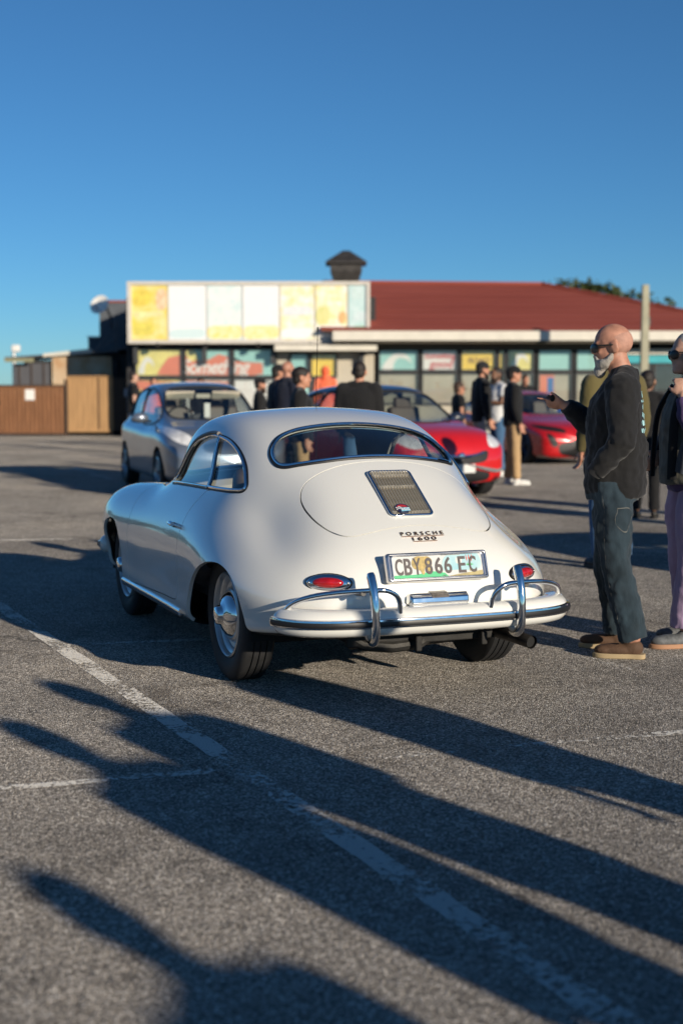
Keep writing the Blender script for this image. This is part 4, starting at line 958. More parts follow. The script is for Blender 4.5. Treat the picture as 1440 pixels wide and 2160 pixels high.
# ------------------------------------------------------------------ side details
for s in (1, -1):
    p, n = on_side(.66, .698, s, .0)
    M = basis(p, Vector((-s, 0, 0)), Vector((0, 0, 1)))
    hd = thing('x', None, None) if False else None
    a = MB().tube([p+n*.002, p+n*.03], .014, 10).build('handle_base', M_CHROME, coupe, smooth=True, angle=R(50))
    MB().tube([p+n*.034+Vector((-.02, 0, 0)), p+n*.038, p+n*.036+Vector((.05, 0, .002)), p+n*.030+Vector((.075, 0, .002))], [.011, .0135, .010, .006], 10).build('door_handle', M_CHROME, a, smooth=True)
    # rocker strip
    pts = [on_side(x, .262+.006*0, s, .008)[0] for x in np.linspace(.50, 1.86, 20)]
    st = MB().tube(pts, .017, 12, flat=(.55, 1.2)).build('rocker_strip', M_CHROME, coupe, smooth=True, angle=R(60))
    pts = [on_side(x, .254, s, .0145)[0] for x in np.linspace(.51, 1.85, 20)]
    MB().tube(pts, .0085, 8, flat=(.7, 1.2)).build('rocker_insert', M_RUBBER, st, smooth=True)
    # headlamp (front, turned away)
    p, n = on_side(2.50, .66, s); c = Vector((2.58, .585*s, .655)); hn = Vector((.93, .1*s, .15)).normalized(); ex = Vector((0, 0, 1)).cross(hn).normalized()
    for nm, rr, h, mm in (('headlamp_rim', .095, .0, M_CHROME), ('headlamp_lens', .082, .02, M_GLASS)):
        q = MB(); q.lathe([(rr, -.05+h), (rr, 0+h), (rr*.9, .022+h), (rr*.6, .036+h), (.001, .045+h)], 28, axis='z'); me = q.mesh(nm, True); put(me, basis(c, ex, hn.cross(ex))); obj(nm, me, mm, coupe)
# radio aerial on the cowl
MB().tube([(1.80,-.42,.85),(1.80,-.418,1.30),(1.785,-.425,1.80)], .0022, 6).build('aerial', M_BLACK, coupe, smooth=True)
MB().tube([(1.786,-.425,1.775),(1.785,-.425,1.805)], .0045, 6).build('aerial_tip', M_BLACK, coupe, smooth=True)
# exhaust, silencer, engine shrouds
MB().tube([(-.50,-.36,.285),(-.70,-.375,.285),(-.86,-.41,.276),(-.965,-.435,.266)], .031, 14, cap=False).build('tailpipe', M_EXHAUST, coupe, smooth=True)
MB().tube([(-.955,-.432,.267),(-.85,-.408,.277)], .026, 12).build('tailpipe_bore', M_BLACK, coupe, smooth=True)
MB().tube([(-.55,.30,.275),(-.57,.0,.268),(-.55,-.20,.275)], .062, 14).build('silencer', M_MUFFLER, coupe, smooth=True)
MB().tube([(-.70,.36,.30),(-.72,.30,.262),(-.725,.16,.244),(-.72,.02,.252),(-.68,-.06,.28)], .028, 10).build('heat_exchanger', M_MUFFLER, coupe, smooth=True)
m = MB(); m.box((-.66, 0, .315), (.16, .86, .035)); m.box((-.72, -.02, .285), (.03, .80, .06)); m.box((-.78, .05, .262), (.03, .03, .07)); m.box((-.78, -.28, .268), (.04, .03, .06)); m.box((-.3, 0, .30), (.5, .5, .18)); m.box((.9, 0, .235), (2.2, 1.1, .07))
m.build('engine_shroud', M_UNDER, coupe, bevel=.006)
MB().tube([(0,-.62,.30),(0,.62,.30)], .035, 10).build('rear_axle', M_UNDER, coupe, smooth=True)
MB().tube([(2.12,-.62,.30),(2.12,.62,.30)], .03, 10).build('front_axle', M_UNDER, coupe, smooth=True)

# ------------------------------------------------------------------ cabin
m = MB(); m.box((.75, 0, .36), (1.9, 1.34, .04)); m.box((.0, 0, .58), (.05, 1.0, .44)); m.build('cabin_floor', M_INNER, coupe)
m = MB(); m.box((.14, 0, .86), (.34, .92, .03)); m.build('rear_shelf', M_CREAM, coupe, bevel=.01)
for s in (1, -1):
    sc = MB(); sc.box((.78, .32*s, .50), (.5, .46, .16)); so = sc.build('seat', M_SEAT, coupe, bevel=.05, seg=4)
    b = MB(); b.box((.50, .32*s, .76), (.13, .44, .50), rot=Matrix.Rotation(R(-14), 3, 'Y')); b.build('seat_back', M_SEAT, so, bevel=.05, seg=4)
m = MB(); m.tube(cspline([(1.34,-.6,.78),(1.30,-.3,.82),(1.29,0,.825),(1.30,.3,.82),(1.34,.6,.78)], 5), .085, 10); m.build('dashboard', M_CREAM, coupe, smooth=True)
sw = MB(); ring = [(1.13+.20*math.sin(R(25))*math.sin(a), -.34+.20*math.cos(a), .81+.20*math.cos(R(25))*math.sin(a)) for a in np.linspace(0, 2*math.pi, 32, endpoint=False)]
sw.tube(ring, .011, 8, closed=True); swo = sw.build('steering_wheel', M_BLACK, coupe, smooth=True)
MB().tube([(1.13,-.34,.81),(1.36,-.34,.72)], .018, 8).build('steering_column', M_BLACK, swo, smooth=True)
MB().tube([(1.13,-.54,.81),(1.12,-.34,.80),(1.13,-.14,.81)], .008, 6).build('spoke', M_STEEL, swo, smooth=True)
MB().box((1.12, 0, 1.17), (.02, .16, .05)).build('rear_view_mirror', M_BLACK, coupe, bevel=.008)
# ================================================================== modern cars behind
def sect(x, zt, wr, zb, wb, wm, zs=.19, cab=True, ws=None):
    """half section; cab: greenhouse present"""
    if cab: up = [(0, zt), (wr*.55, zt-.008), (wr, zt-.055), ((wr+wb)/2+.015, (zt+zb)/2), (wb, zb)]
    else: up = [(0, zt), (wb*.40, zt-.006), (wb*.70, zt-.02), (wb*.88, zt-.04), (wb, zt-.075)]; zb = zt-.075
    lo = [(wm-.012, zb-.10*(zb/.95)), (wm, zb-.26*(zb/.95)), (wm, zb-.42*(zb/.95)), (wm-.012, zs+.13), (wm-.05, zs+.02), (wm*.6, zs-.02), (0, zs-.02)]
    return half(x, up+lo)
def ringpole(x, z): return [(x, 0, z)]*12
def wheel_modern(par, x, y, s, r, rim_m, spokes=5, name='wheel'):
    w = .2; t = MB(); hw = w/2; rr = r*.70
    t.lathe([(rr, -hw*.8), (rr+.02, -hw), (r-.03, -hw), (r, -hw*.75), (r, hw*.75), (r-.03, hw), (rr+.02, hw), (rr, hw*.8)], 40)
    o = t.build('wheel', M_TYRE, par, smooth=True); o.location = (x, y, r)
    if s < 0: o.rotation_euler = (0, 0, math.pi)
    q = MB(); q.lathe([(rr+.004, hw*.9), (rr-.012, hw*.95), (rr-.02, hw*.7), (rr-.02, -hw*.5)], 40); q.lathe([(.055, hw*.75), (.05, hw*.85), (.001, hw*.86)], 20)
    for k in range(spokes):
        a = 2*math.pi*k/spokes+.3
        for d in (-.07, .07):
            c, sn = math.cos(a+d), math.sin(a+d); q.tube([(.03*c, hw*.78, .03*sn), (rr*math.cos(a+d*.6), hw*.74, rr*math.sin(a+d*.6))], [.022, .018], 5)
    q.build('rim', rim_m, o, smooth=True)
    d = MB(); d.lathe([(rr-.03, hw*.1), (.001, hw*.1)], 24); d.build('brake_disc', M_UNDER, o)
def modern(name, label, loc, rotz, stations, m_body, m_roof, side, front, rear, axles, track, r_w, rim_m, belt_split=None, front_regions=(), arch=.36, nu=110, nv=96, group=None, doors=(), extra=None):
    car = thing(name, label, 'car', loc, rotz, group)
    sh = loft_shell(stations, nu, nv, .8); full = sh
    xm = .5*(sh.V[:, 0].max()+sh.V[:, 0].min()); glz = []
    _r = lambda P: rounded(P, 3)
    for poly in side:
        for s in (1, -1):
            g, sh = sh.clip(field(sh, _r(poly), 'xz', lambda V, N, s=s: (V[:, 1]*s > .3) & (np.abs(N[:, 1]) > .35))); glz.append(('side_window', g))
    if front: g, sh = sh.clip(field(sh, _r(front), 'yz', lambda V, N: (V[:, 0] > xm) & (V[:, 2] > .8))); glz.append(('windscreen', g))
    if rear: g, sh = sh.clip(field(sh, _r(rear), 'yz', lambda V, N: (V[:, 0] < xm) & (V[:, 2] > .8))); glz.append(('rear_window', g))
    for ax in axles:
        P = [(ax+arch*math.cos(a), .30+arch*math.sin(a)) for a in np.linspace(-.75, math.pi+.75, 40)]
        for s in (1, -1):
            _, sh = sh.clip(field(sh, P, 'xz', lambda V, N, s=s: V[:, 1]*s > .4))
    inner = sh.offset(-.03).obj('inner_shell', M_INNER, car)
    for nm, poly, mm, both in front_regions:
        for s in ((1, -1) if both else (1,)):
            P = np.array(poly)*np.array([s, 1]); P = _r(P)
            g, sh = sh.clip(field(sh, P, 'yz', lambda V, N: (V[:, 0] > xm+.6) & (V[:, 2] < 1.05)))
            if len(g.F): g.offset(-.004).obj(nm, mm, car)
    for poly in doors:
        for s in (1, -1):
            d = field(sh, _r(poly), 'xz', lambda V, N, s=s: V[:, 1]*s > .4); inn, out = sh.clip(d+.003); d2 = field(out, _r(poly), 'xz', lambda V, N, s=s: V[:, 1]*s > .4); _, sh = out.clip(d2-.003)
            if len(inn.F): inn.obj('door', m_body, car, .015)
    if belt_split is not None:
        sh, top = sh.clip(sh.V[:, 2]-belt_split(sh.V)); top.obj('roof', m_roof, car, .015)
    sh.obj('body', m_body, car, .015)
    for nm, g in glz:
        if len(g.F):
            go = g.offset(-.006).obj(nm, M_CARGLASS, car)
            for lp in g.loops(): MB().tube(smooth_loop(resample(g.V[lp], 70), 2), .013, 6, closed=True).build('window_seal', M_RUBBER, go, smooth=True)
    for ax in axles:
        for s in (1, -1):
            wheel_modern(car, ax, s*track, s, r_w, rim_m)
            well = MB(); well.lathe([(arch-.005, 0), (arch-.005, -.3), (.02, -.3)], 20, a0=-.3, a1=math.pi+.3); w = well.build('wheel_well', M_BLACK, car); w.location = (ax, s*(track+.07), .30)
            if s < 0: w.rotation_euler = (0, 0, math.pi)
    for s in (1, -1):   # front seats
        b = MB(); xx = axles[1]*.48
        b.box((xx, .36*s, .86), (.13, .48, .62), rot=Matrix.Rotation(R(-12), 3, 'Y')); b.box((xx+.25, .36*s, .52), (.5, .48, .14)); b.box((xx-.08, .36*s, 1.22), (.09, .26, .17)); b.build('seat', M_SEAT, car, bevel=.03)
    MB().box((axles[1]*.75, 0, .86), (.3, 1.2, .18)).build('dashboard', M_INNER, car, bevel=.04)
    if extra: extra(car, full)
    return car
M_CARGLASS = glass('tinted car glass', (.80, .85, .84))
M_GREY = mat('metallic grey paint', (.24, .275, .33), rough=.3, metal=.6, coat=1, var=.05)
M_CRED = mat('red car paint', (.56, .010, .010), rough=.32, coat=1, var=.05)
M_NAVY = mat('near black roof paint', (.02, .025, .04), rough=.3, coat=1, var=.05)
M_SRED = mat('carmine car paint', (.58, .012, .014), rough=.28, metal=.2, coat=1, var=.05)
M_LAMPC = mat('headlamp clear', (.92, .93, .94), rough=.12, metal=.2, coat=1, var=.35, vscale=14)
M_GRILL = mat('grille black', (.012, .012, .013), rough=.5, var=.2); M_ALLOY = mat('alloy wheel', (.42, .43, .45), rough=.3, metal=.9); M_DALLOY = mat('dark blue alloy', (.05, .07, .11), rough=.3, metal=.9)
M_PLATE = mat('white plate', (.62, .62, .6), rough=.4, var=.1, vscale=20)
def mirrors(x, y, z, m):
    def f(car, full):
        for s in (1, -1):
            o = MB().ell((x, y*s, z), (.07, .12, .075), 14, 8).build('door_mirror', m, car, smooth=True); MB().box((x+.02, (y-.1)*s, z-.05), (.06, .1, .03)).build('mirror_arm', M_BLACK, o)
    return f
# ---- grey hatchback facing the camera
st = [ringpole(-.66, .58), sect(-.63, .98, .45, .85, .56, .66, .30, True), sect(-.50, 1.26, .50, .96, .68, .80, .24), sect(-.2, 1.44, .53, .98, .73, .84, .2), sect(.4, 1.515, .55, .96, .745, .845), sect(1.0, 1.52, .555, .94, .75, .845), sect(1.45, 1.46, .55, .92, .75, .845), sect(1.85, 1.28, .54, .92, .75, .845), sect(2.2, 1.09, .53, .92, .745, .845), sect(2.5, .98, 0, 0, .74, .845, .19, False), sect(2.85, .92, 0, 0, .70, .83, .2, False), sect(3.06, .82, 0, 0, .62, .76, .22, False), sect(3.19, .68, 0, 0, .46, .58, .26, False), ringpole(3.25, .46)]
side = [[(2.02,1.00),(1.55,1.30),(1.25,1.39),(.82,1.41),(.80,1.00)], [(.72,1.00),(.72,1.41),(.3,1.40),(.0,1.34),(-.02,1.01)], [(-.10,1.03),(-.08,1.31),(-.28,1.24),(-.36,1.10)]]
def jazz_extra(car, full):
    mirrors(1.72, .92, 1.02, M_GREY)(car, full)
    bv = full.bvh()
    for x, z, w, h in ((3.235, .42, .42, .10),): MB().box((x, 0, z), (.02, w, h)).build('number_plate', M_PLATE, car)
    for y in (.32, -.34): MB().box((1.62, y, 1.335), (.02, .40, .12), rot=Matrix.Rotation(R(40), 3, 'Y')).build('sun_visor', M_CREAM, car)
    ring = [(1.70, -.36+.18*math.cos(a), 1.0+.17*math.sin(a)) for a in np.linspace(0, 6.28, 20, endpoint=False)]; MB().tube(ring, .014, 6, closed=True).build('steering_wheel', M_BLACK, car, smooth=True)
    MB().box((1.75, .02, 1.12), (.01, .08, .2)).build('windscreen_sticker', M_WHT, car); MB().box((1.58, 0, 1.32), (.04, .2, .06)).build('rear_view_mirror', M_CREAM, car)
    MB().tube([(.1,.84,.36),(1.2,.86,.36),(2.05,.855,.36)], .02, 6).build('sill_moulding', M_GREY, car); 
grey = modern('hatchback', 'grey metallic five door hatchback facing the camera behind the coupe', (-2.45, 21.6, 0), math.atan2(-.948, .317), st, M_GREY, M_GREY, side,
    [(.60,1.05),(.50,1.40),(.3,1.44),(0,1.45),(-.3,1.44),(-.50,1.40),(-.60,1.05),(-.3,1.01),(0,1.0),(.3,1.01)], [(.5,1.06),(.42,1.33),(-.42,1.33),(-.5,1.06)], (0, 2.5), .75, .30, M_ALLOY,
    front_regions=[('headlamp', [(.44,.70),(.62,.70),(.77,.80),(.80,.98),(.70,.92),(.52,.82)], M_LAMPC, True), ('grille', [(.34,.60),(.36,.70),(-.36,.70),(-.34,.60)], M_GRILL, False), ('air_intake', [(.45,.27),(.48,.38),(-.48,.38),(-.45,.27)], M_GRILL, False)],
    doors=[[(.76,.30),(.76,.97),(1.4,.985),(2.02,.98),(2.05,.7),(2.0,.32)], [(.72,.30),(.72,.97),(.1,.98),(-.05,.97),(.06,.7),(.32,.55),(.42,.30)]], extra=jazz_extra)
# ---- small red hatchback with a dark roof
st = [ringpole(-.62, .60), sect(-.58, .98, .44, .86, .56, .66, .32), sect(-.42, 1.26, .49, .98, .68, .81, .24), sect(-.1, 1.41, .53, 1.0, .74, .855, .2), sect(.4, 1.475, .55, .99, .76, .86), sect(.95, 1.475, .555, .97, .765, .86), sect(1.35, 1.40, .55, .95, .765, .86), sect(1.7, 1.22, .545, .94, .765, .86), sect(2.02, 1.03, .53, .93, .76, .86), sect(2.3, .97, 0, 0, .755, .86, .2, False), sect(2.65, .90, 0, 0, .72, .845, .2, False), sect(2.85, .80, 0, 0, .63, .77, .22, False), sect(2.96, .66, 0, 0, .46, .58, .26, False), ringpole(3.0, .48)]
def adam_extra(car, full):
    mirrors(1.55, .95, 1.02, M_NAVY)(car, full)
    MB().tube(cspline([(2.93,-.42,.60),(3.0,-.2,.565),(3.02,0,.555),(3.0,.2,.565),(2.93,.42,.60)], 4), .022, 8).build('chrome_bar', M_CHROME, car, smooth=True); MB().ell((3.03,0,.56), (.02,.05,.05)).build('emblem', M_CHROME, car, smooth=True)
    MB().box((3.0, 0, .40), (.03, .44, .11)).build('number_plate', M_PLATE, car)
    for s in (1, -1):
        for k, yy in enumerate((.62, .71)): MB().ell((2.70-.07*k, yy*s, .735), (.05, .042, .05)).build('lamp_reflector', mat('bright reflector', (.9, .9, .92), rough=.12, metal=1), car, smooth=True)
        MB().ell((2.80, .68*s, .47), (.04, .055, .055)).build('fog_lamp', M_LAMPC, car, smooth=True)
adam = modern('city_car', 'small red hatchback with a black roof parked just beyond the coupe', (.02, 20.75, 0), math.atan2(-.866, .5), st, M_CRED, M_NAVY,
    [[(1.80,1.01),(1.45,1.24),(1.2,1.33),(.62,1.36),(.56,1.01)], [(.48,1.02),(.52,1.35),(.1,1.31),(-.12,1.20),(-.08,1.08)]],
    [(.60,1.02),(.52,1.33),(.3,1.385),(0,1.395),(-.3,1.385),(-.52,1.33),(-.60,1.02),(-.3,.985),(0,.975),(.3,.985)], [(.5,1.06),(.42,1.31),(-.42,1.31),(-.5,1.06)], (0, 2.31), .76, .31, M_ALLOY, belt_split=lambda V: .985+0*V[:, 0],
    front_regions=[('headlamp', [(.50,.68),(.66,.66),(.79,.74),(.80,.88),(.66,.86),(.53,.78)], M_LAMPC, True), ('grille', [(.42,.50),(.46,.62),(.2,.585),(0,.575),(-.2,.585),(-.46,.62),(-.42,.50),(-.2,.46),(.2,.46)], M_GRILL, False), ('air_intake', [(.45,.24),(.48,.34),(-.48,.34),(-.45,.24)], M_GRILL, False)],
    doors=[[(.52,.30),(.52,.98),(1.2,.98),(1.82,.97),(1.85,.7),(1.8,.32)]], arch=.37, extra=adam_extra)
# ---- low red sports saloon
st = [ringpole(-1.02, .62), sect(-.98, .84, .44, .74, .56, .70, .30), sect(-.8, 1.00, .5, .86, .74, .90, .24), sect(-.4, 1.14, .5, .92, .80, .96, .18), sect(.1, 1.29, .5, .94, .80, .96, .16), sect(.8, 1.375, .52, .93, .80, .95, .15), sect(1.4, 1.37, .53, .91, .80, .95, .15), sect(1.85, 1.24, .53, .90, .80, .95, .15), sect(2.3, 1.02, .53, .89, .80, .96, .15), sect(2.65, .90, 0, 0, .86, .97, .15, False), sect(3.1, .84, 0, 0, .84, .96, .15, False), sect(3.45, .76, 0, 0, .74, .90, .15, False), sect(3.68, .64, 0, 0, .56, .74, .17, False), ringpole(3.78, .42)]
def tay_extra(car, full):
    mirrors(1.95, 1.02, 1.0, M_SRED)(car, full)
    for s in (1, -1):
        for k in range(3): MB().ell((3.52-.05*k, (.56+.06*k)*s, .655), (.03, .022, .03), 10, 6).build('lamp_element', mat('lamp element', (.8, .85, .9), rough=.15, metal=.7), car, smooth=True)
    MB().box((3.80, 0, .34), (.02, .5, .10)).build('number_plate', M_PLATE, car)
    MB().box((2.05,.42,1.02), (.02,.2,.14), rot=Matrix.Rotation(R(35),3,'Y')).build('windscreen_sticker', mat('sticker blue', (.04,.12,.5), rough=.4), car)
modern('sports_saloon', 'low carmine red sports saloon with dark wheels parked right of the red hatchback', (3.25, 30.1, 0), math.atan2(-.93, .36), st, M_SRED, M_SRED,
    [[(2.15,.98),(1.75,1.18),(1.3,1.28),(.75,1.30),(.72,.98)], [(.66,.98),(.68,1.30),(.2,1.23),(-.25,1.06),(-.1,.99)]],
    [(.62,.97),(.50,1.24),(.25,1.30),(0,1.31),(-.25,1.30),(-.50,1.24),(-.62,.97),(-.3,.93),(0,.925),(.3,.93)], [(.5,.98),(.4,1.2),(-.4,1.2),(-.5,.98)], (0, 2.9), .84, .35, M_DALLOY,
    front_regions=[('headlamp', [(.44,.60),(.62,.62),(.86,.68),(.88,.74),(.62,.72),(.42,.65)], M_GRILL, True), ('corner_intake', [(.70,.34),(.80,.58),(.74,.60),(.60,.36)], M_GRILL, True), ('air_intake', [(.55,.20),(.58,.40),(-.58,.40),(-.55,.20)], M_GRILL, False)],
    doors=[[(.70,.28),(.70,.95),(1.4,.95),(2.1,.94),(2.14,.6),(2.05,.28)]], arch=.40, extra=tay_extra)
# ---- the car park goes on to the right: a hatchback out of frame whose shadow lies across the tarmac
dup = copy_tree(grey); dup.location = (5.35, 8.7, 0); dup.rotation_euler = (0, 0, R(12))
tag(dup, 'grey hatchback out of frame on the right, casting the broad shadow', 'car')
# ================================================================== people
def cloth(name, col, var=.12, bump=.6, bscale=9, bdist=.02, rough=.85, col2=None, vscale=5, stretch=(1, 1, .45)):
    return mat(name, col, rough=rough, var=var, vscale=vscale, bump=bump, bscale=bscale, bdist=bdist, col2=col2, sheen=.15, stretch=stretch, spec=.2)
def skin(name, col): return mat(name, col, rough=.52, var=.22, vscale=26, bump=.25, bscale=70, bdist=.006, spec=.4, detail=6)
SK_L = skin('light skin', (.46, .22, .14)); SK_R = skin('ruddy skin', (.41, .20, .135)); SK_D = skin('brown skin', (.20, .10, .06)); SK_P = skin('pale skin', (.55, .32, .23))
C_BLACK = cloth('black cotton', (.012, .012, .013)); C_NAVY = cloth('navy jacket cloth', (.014, .018, .035)); C_CHAR = cloth('charcoal cloth', (.022, .022, .024))
C_WHITE = cloth('white cotton', (.62, .62, .62)); C_TAN = cloth('tan chino', (.44, .29, .15)); C_LGREY = cloth('light grey marl', (.38, .37, .34)); C_BLUE = cloth('blue denim', (.06, .13, .24))
C_JEAN = cloth('dark teal denim', (.020, .034, .045), var=.45, bump=.8, bscale=7, bdist=.03, vscale=9, stretch=(1, 1, .5)); C_OLIVE = cloth('olive cloth', (.11, .09, .035)); C_ORANGE = cloth('orange shell', (.75, .09, .025), col2=(.85, .22, .12))
C_LILAC = cloth('lilac cotton', (.42, .30, .44), var=.08, bump=.5, bscale=5, bdist=.03); C_PURPLE = cloth('purple knit', (.09, .055, .14)); C_VEST = cloth('olive grey shell', (.12, .115, .095)); C_BLUEGREY = cloth('blue grey shell', (.055, .06, .075))
H_DARK = mat('dark hair', (.02, .014, .011), rough=.6, var=.3, bump=.6, bscale=120, bdist=.01); H_BROWN = mat('brown hair', (.05, .025, .014), rough=.6, var=.3, bump=.6, bscale=120, bdist=.01); H_GREY = mat('grey hair', (.34, .32, .30), rough=.8, var=.2, bump=.5, bscale=150, bdist=.01)
SH_WHITE = mat('white trainer', (.66, .65, .62), rough=.6); SH_DARK = mat('dark shoe', (.02, .018, .016), rough=.6); SH_BROWN = mat('brown suede', (.085, .045, .025), rough=.8, var=.2, bump=.3, bscale=60); SOLE_TAN = mat('tan sole', (.40, .30, .17), rough=.8, var=.15); SH_GREY = mat('grey trainer mesh', (.11, .115, .12), rough=.7, var=.3, vscale=60); SOLE_GUM = mat('gum sole', (.38, .20, .11), rough=.7)
FOLDS = bpy.data.textures.new('cloth folds', 'CLOUDS'); FOLDS.noise_scale = .16; FOLDS.noise_depth = 2
FINE = bpy.data.textures.new('fine folds', 'CLOUDS'); FINE.noise_scale = .05; FINE.noise_depth = 1

def rings(mb, rs, n=20, cap=True):
    """rs: (cx, cy, cz, half depth, half width) horizontal rings"""
    V = []; Fc = []
    for cx, cy, cz, a, b in rs:
        for j in range(n):
            t = 2*math.pi*j/n; c, s = math.cos(t), math.sin(t)
            V.append((cx+a*math.copysign(abs(c)**.85, c), cy+b*math.copysign(abs(s)**.85, s), cz))
    k = len(rs)
    for i in range(k-1):
        for j in range(n): Fc.append((i*n+j, i*n+(j+1) % n, (i+1)*n+(j+1) % n, (i+1)*n+j))
    if cap: Fc += [tuple(range(n))[::-1], tuple((k-1)*n+j for j in range(n))]
    mb.add(V, Fc)
def fuse(mb, name, m, par, vox, smooth=3, fold=0.0, fine=0.0):
    o = obj(name, mesh(name, mb.V, mb.F, True), m, par)
    r = o.modifiers.new('remesh', 'REMESH'); r.mode = 'VOXEL'; r.voxel_size = vox; r.use_smooth_shade = True
    s = o.modifiers.new('smooth', 'SMOOTH'); s.factor = .5; s.iterations = smooth
    if fold:
        d = o.modifiers.new('folds', 'DISPLACE'); d.texture = FOLDS; d.strength = fold; d.mid_level = .5; d.texture_coords = 'LOCAL'
    if fine:
        d = o.modifiers.new('fine', 'DISPLACE'); d.texture = FINE; d.strength = fine; d.mid_level = .5; d.texture_coords = 'LOCAL'
    return o
J0 = dict(pel=(0,0,.95), wst=(0,0,1.10), chs=(.005,0,1.30), nck=(-.015,0,1.47), hd=(.02,0,1.625), shL=(-.01,.185,1.42), elL=(-.03,.235,1.14), wrL=(.05,.235,.90), shR=(-.01,-.185,1.42), elR=(-.03,-.235,1.14), wrR=(.05,-.235,.90),
          hiL=(0,.092,.93), knL=(.02,.10,.50), anL=(-.02,.105,.085), hiR=(0,-.092,.93), knR=(.02,-.10,.50), anR=(-.02,-.105,.085))
def head_shape(mb, c, M, beardless=True):
    def e(o, r, rot=None): 
        rm = M if rot is None else M @ rot
        mb.ell(tuple(Vector(c)+M @ Vector(o)), r, 20, 14, rot=rm)
    e((-.012,0,.028), (.098,.076,.090)); e((.012,0,-.030), (.078,.066,.086)); e((.040,0,-.075), (.046,.046,.038)); e((.066,0,-.092), (.022,.026,.020))     # cranium, face, jaw, chin
    e((.076,0,.020), (.016,.050,.012)); e((.090,0,-.022), (.017,.014,.018)); e((.083,0,-.004), (.012,.010,.028)); e((.073,0,-.058), (.016,.026,.007)); e((.071,0,-.068), (.015,.023,.007))   # brow, nose tip, bridge, lips
    for s in (1, -1): e((.060,.036*s,-.028), (.020,.022,.018)); e((-.012,.080*s,-.010), (.022,.013,.034), Matrix.Rotation(R(12), 3, 'Y')); e((-.022,.088*s,-.004), (.014,.010,.030), Matrix.Rotation(R(12), 3, 'Y'))   # cheeks, ears
def hand_shape(mb, w, d, up, curl=.5, s=1, point=False, k=1.0):
    """w wrist, d direction to fingers, up = thumb side"""
    d = Vector(d).normalized(); up = Vector(up); up = (up-d*up.dot(d)).normalized(); n = d.cross(up)*s      # n: palm-normal towards curl
    w = Vector(w); P = lambda a, b, c: w+d*a*k+up*b*k+n*c*k
    mb.tube([P(-.02,0,0), P(.02,0,0)], [.027*k, .027*k], 10, flat=(.8, 1)); Mm = Matrix((d, up, n)).transposed()
    mb.ell(tuple(P(.052,0,.0)), (.048*k, .042*k, .017*k), 16, 10, rot=Mm)
    for i, (b, L) in enumerate(((.030,.074), (.010,.082), (-.011,.076), (-.030,.060))):
        cc = curl if not (point and i == 0) else .05
        if point and i > 0: cc = 1.15
        p = P(.088, b, 0); a = 0; pts = [P(.06, b*.9, 0), p]
        for q, f in enumerate((.45, .32, .23)):
            a += cc*(.7, 1.0, .7)[q]; p = p+(d*math.cos(a)+n*math.sin(a))*(L*f*k); pts.append(p)
        mb.tube(pts, [.0085*k, .0088*k, .0082*k, .0075*k, .0062*k], 8)
    a = .75 if not point else .35
    pts = [P(.015,.022,.004), P(.045,.050,.010), P(.070,.058,.022), P(.090,.054,.036)]; mb.tube(pts, [.012*k, .0105*k, .0092*k, .0072*k], 8)
